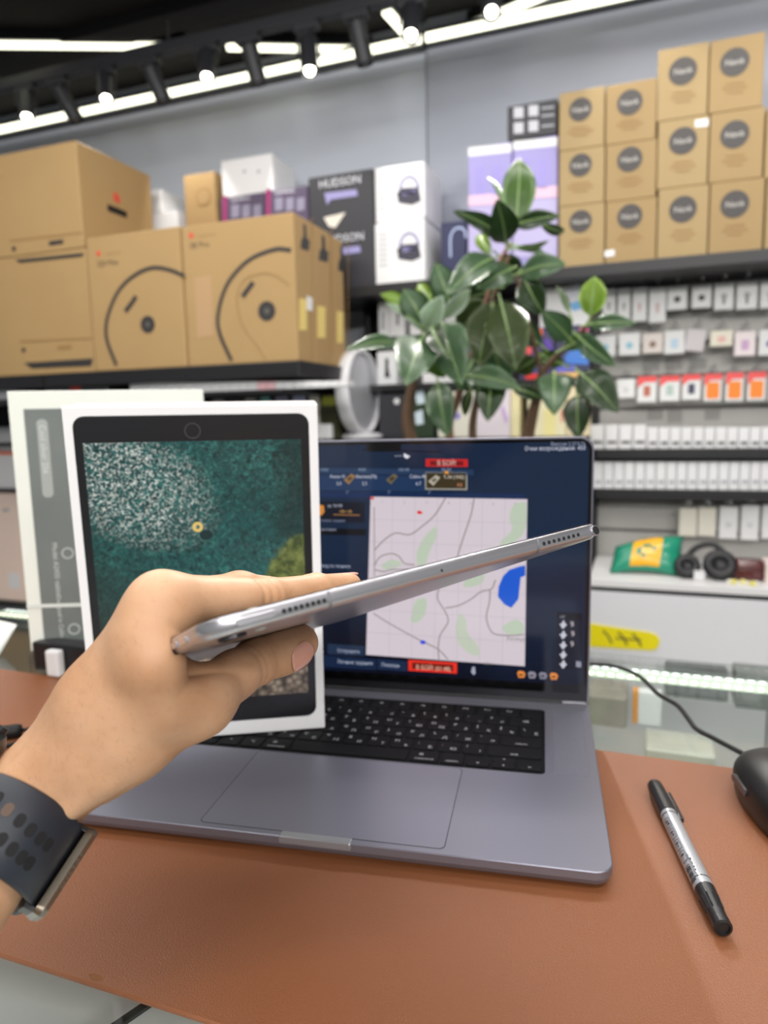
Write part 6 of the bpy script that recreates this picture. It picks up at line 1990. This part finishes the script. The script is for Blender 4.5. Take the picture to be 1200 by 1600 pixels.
# fine hairs on the back of the wrist
rh = random.Random(21)
nrm_v = np.empty(len(me.vertices) * 3, np.float32)
me.vertices.foreach_get('normal', nrm_v)
nrm_v = nrm_v.reshape(-1, 3)
pxs = 600 + FPX * sv[:, 0] / sv[:, 2]
pys = 800 + FPX * sv[:, 1] / sv[:, 2]
axw = RTn * 0.62 + UPn * 0.45 + FWn * 0.2
vis = np.where((pxs > -20) & (pxs < 215) & (pys > 985) & (pys < 1262) & (nrm_v @ (-FWn) > 0.1))[0]
bm = B()
for _ in range(380):
    i = int(rh.choice(vis))
    p, nn = wv[i], nrm_v[i].astype(float)
    dr = -axw * 0.4 + np.array([rh.uniform(-.5, .5) for _ in range(3)]) + RTn * 0.7 - UPn * 0.5
    dr -= nn * (dr @ nn); dr /= np.linalg.norm(dr)
    ln = rh.uniform(.0015, .0032)
    sdv = np.cross(dr, nn) * .00002
    q0, q1, q2 = p - nn * .0001, p + dr * ln * .5 + nn * .0005, p + dr * ln + nn * .0004
    v = [bm.verts.new(Vector(a.tolist())) for a in (q0 - sdv, q0 + sdv, q1 + sdv, q1 - sdv, q2)]
    bm.faces.new(v[:4]); bm.faces.new((v[3], v[2], v[4]))
hair = obj('arm_hair', bm, mat('arm_hair', (92, 62, 42), 0.6), hand)
hair['kind'] = 'stuff'

# nails: curved plates set on the finger ends
m_nail = mat('finger_nail', (214, 158, 140), 0.25, coat=0.3)
def nail(center, along, normal, length, width, rad, name='finger_nail'):
    al = np.array(along) / np.linalg.norm(along)
    nn = np.array(normal) - al * (np.array(normal) @ al); nn /= np.linalg.norm(nn)
    sd = np.cross(al, nn)
    bm = B()
    rows = []
    nu, nv = 12, 8
    for i in range(nu + 1):
        s = i / nu * 2 - 1
        row = []
        for j in range(nv + 1):
            q = (j / nv * 2 - 1)
            hw = width / 2 * (1 - abs(s) ** 4 * .5) if s > 0 else width / 2 * (1 - abs(s) ** 3 * .35)
            an = q * hw / rad
            p = center + al * (s * length / 2 * (1 - .16 * q * q)) + sd * (rad * math.sin(an)) + nn * (rad * (math.cos(an) - 1) - 0.10 * length * max(0, s) ** 2 * .6)
            row.append(p)
        rows.append(row)
    W2 = lambda p: CAM + cv(p)
    top = [[bm.verts.new(W2(p)) for p in r] for r in rows]
    bot = [[bm.verts.new(W2(p - nn * 0.0008)) for p in r] for r in rows]
    for i in range(nu):
        for j in range(nv):
            bm.faces.new((top[i][j], top[i][j + 1], top[i + 1][j + 1], top[i + 1][j]))
            bm.faces.new((bot[i][j], bot[i + 1][j], bot[i + 1][j + 1], bot[i][j + 1]))
    for i in range(nu):
        for j in (0, nv):
            bm.faces.new((top[i][j], top[i + 1][j], bot[i + 1][j], bot[i][j]))
    for j in range(nv):
        for i in (0, nu):
            bm.faces.new((top[i][j], top[i][j + 1], bot[i][j + 1], bot[i][j]))
    return obj(name, bm, m_nail, hand, smooth=True)
ta_ = np.array([0.90, -0.26, 0.38])
nd = np.array([0.05, 0.40, -0.92])
nrm_t = nd - ta_ / np.linalg.norm(ta_) * (nd @ ta_ / np.linalg.norm(ta_))
nrm_t /= np.linalg.norm(nrm_t)
def surf(c, nrm, rad=.0028):
    q = sv - c
    al = q @ nrm
    pe = np.linalg.norm(q - al[:, None] * nrm, axis=1)
    k = (pe < rad) & (al > 0) & (al < .02)
    return c + nrm * al[k].max()
ta_ /= np.linalg.norm(ta_)
c0 = cp(463, 1007, .317)
pA, pB = surf(c0 - ta_ * .0050, nrm_t), surf(c0 + ta_ * .0035, nrm_t)
ta_ = pB - pA
nail((pA + pB) / 2 + ta_ * .05 + nrm_t * .0003, ta_, nrm_t, 0.0140, 0.0132, 0.0105)
up_n = np.array(N_v[:])
for d_, t_ in ((dip2, tip2), (dip3, tip3), (dip4, tip4), (dip5, tip5)):
    nail(t_ + up_n * 0.0064 + (t_ - d_) / np.linalg.norm(t_ - d_) * 0.0015, t_ - d_, up_n, 0.0115, 0.0098, 0.0072)

# ================================================================== watch on the wrist
axA = w_r - el_r
axA = axA / np.linalg.norm(axA)
cenS = w_r + (el_r - w_r) * 0.325
dpt = (w_u - w_r) * .715 + (el_u - el_r) * .285; dpt -= axA * (dpt @ axA); sp_len = np.linalg.norm(dpt); dpt /= sp_len   # from thumb side to little finger side
dor = np.cross(axA, dpt)
if (dor @ np.array([-.8, -.5, 0])) < 0:
    dor = -dor                                                                            # towards the back of the hand
SR = 0.0189
def stad(phi, r):
    """stadium section: phi from the palm side, over the thumb side, to the back of the wrist and round"""
    c, s = math.cos(phi), math.sin(phi)
    off = dor * (-c * r) + dpt * (-s * r)
    return off + (dpt * sp_len if s < 0 else 0)
m_strap = mat('navy_rubber_strap', (31, 36, 46), 0.5)
t_w = thing('wristwatch', c2w(Vector((cenS + dor * .02).tolist())), 'sports watch with a slotted navy rubber strap on the wrist', 'watch')
SWD = 0.0272
NP = 72
phis = [2 * math.pi * i / NP for i in range(NP)]
bm = B()
prof = [(-SWD / 2, SR), (-SWD / 2, SR + .0018), (-SWD / 2 + .0008, SR + .0026), (SWD / 2 - .0008, SR + .0026), (SWD / 2, SR + .0018), (SWD / 2, SR)]
rings = [[bm.verts.new(c2w(Vector((cenS + axA * z + stad(p, r)).tolist()))) for p in phis] for z, r in prof]
for a in range(len(prof)):
    p, q = rings[a], rings[(a + 1) % len(prof)]
    for i in range(NP):
        bm.faces.new((p[i], p[(i + 1) % NP], q[(i + 1) % NP], q[i]))
strap = obj('strap', bm, m_strap, t_w, smooth=False)
for p in strap.data.polygons:
    p.use_smooth = True
m_slot = mat('strap_slot', (12, 12, 15), 0.8)
m_slot_skin = mat('strap_slot_skin', (84, 66, 54), 0.7)
def sdf_strap(p):
    q = p - cenS
    q = q - axA * (q @ axA)
    t = min(max(q @ dpt, 0), sp_len)
    return np.linalg.norm(q - dpt * t) - (SR + .0026)
def strap_hit(px, py):
    r = np.array([(px - 600) / FPX, (py - 800) / FPX, 1.0])
    t = 0.15
    for _ in range(80):
        t += sdf_strap(r * t) * 0.7
    return r * t
for k, (px, py) in enumerate(((-4, 1247), (12, 1265), (31, 1282), (48, 1297), (63, 1310), (75, 1320), (2, 1312), (19, 1327), (34, 1340), (46, 1349), (-15, 1296))):
    p = strap_hit(px, py)
    q = p - cenS; q = q - axA * (q @ axA)
    t = min(max(q @ dpt, 0), sp_len)
    nn = q - dpt * t; nn /= np.linalg.norm(nn)
    tg = np.cross(nn, axA)
    F = Fr(c2w(Vector(p.tolist())), cv(axA), cv(tg), cv(nn))
    bm = B(); prism(bm, F, rrect(-0.0023, 0.0023, -0.0017, 0.0017, 0.0016, 5), -0.0006, 0.00006)
    obj('strap_slot', bm, m_slot_skin if k in (1,) else m_slot, t_w)
# buckle on the palm side
pal = -dor
bc = cenS + pal * (SR + .0040) + dpt * (-0.004)
F = Fr(c2w(Vector(bc.tolist())), cv(axA), cv(dpt), cv(pal))
m_bk = mat('brushed_steel', (128, 120, 108), 0.3, 0.85)
bm = B(); layered(bm, F, [(rrect(-.0152, .0152, -.0035, .016, .0022, 5), -.0012), (rrect(-.0156, .0156, -.0050, .017, .0026, 5), .0012), (rrect(-.0150, .0150, -.0035, .016, .0026, 5), .0030)])
bk = obj('buckle', bm, m_bk, t_w)
FB2 = Fr(F(0, -0.0048, 0.0010), -F.x, F.z, -F.y)
FB2 = Fr(F(0, -0.0046, 0.0018), F.x, F.z, F.x.cross(F.z))
sgn_ = 1 if FB2.z.dot(CAM - FB2.o) > 0 else -1
if sgn_ < 0:
    FB2 = Fr(FB2.o, -FB2.x, FB2.y)
bm = B(); text(bm, FB2, 'A M A Z F I T', 0, -0.0008, 0.0022, 0.0012, align='CENTER')
obj('engraving', bm, mat('engraving_dark', (62, 56, 50), 0.6), bk)
bm = B()
for s in (-1, 1):
    box(bm, F, s * .0143 - .0009, s * .0143 + .0009, -.001, .012, -.0050, .0005, bevel=.0003)
obj('buckle_frame', bm, mat('buckle_black', (20, 20, 22), 0.4), bk)
# case on the back of the wrist
wc = cenS + dor * (SR + .0060) + dpt * (sp_len / 2) + axA * 0.010
F = Fr(c2w(Vector(wc.tolist())), cv(axA), cv(dpt), cv(dor))
if F.x.cross(F.y).dot(F.z) < 0:
    F = Fr(F.o, F.x, -F.y, F.z)
bm = B(); lathe(bm, F, [(0, -.0045), (.018, -.0045), (.0215, -.002), (.0225, .002), (.0220, .0055), (.0195, .0068), (0, .0068)], 48)
obj('watch_case', bm, mat('watch_case_black', (26, 27, 30), 0.3, 0.4), t_w, smooth=False)
bm = B(); lathe(bm, F, [(0, .0069), (.0188, .0069), (.0186, .0075), (0, .0076)], 48)
obj('watch_glass', bm, mat('watch_glass', (6, 6, 8), 0.05), t_w)
for k in range(4):
    an = math.radians(-60 + 40 * k)
    dr_ = F.x * math.cos(an) + F.y * math.sin(an)
    bm = B(); tube(bm, [F.o + dr_ * .021 + F.z * .001, F.o + dr_ * .0238 + F.z * .001], [.0024, .0022], 12)
    obj('watch_button', bm, mat('watch_case_black', (26, 27, 30), 0.3, 0.4), t_w)
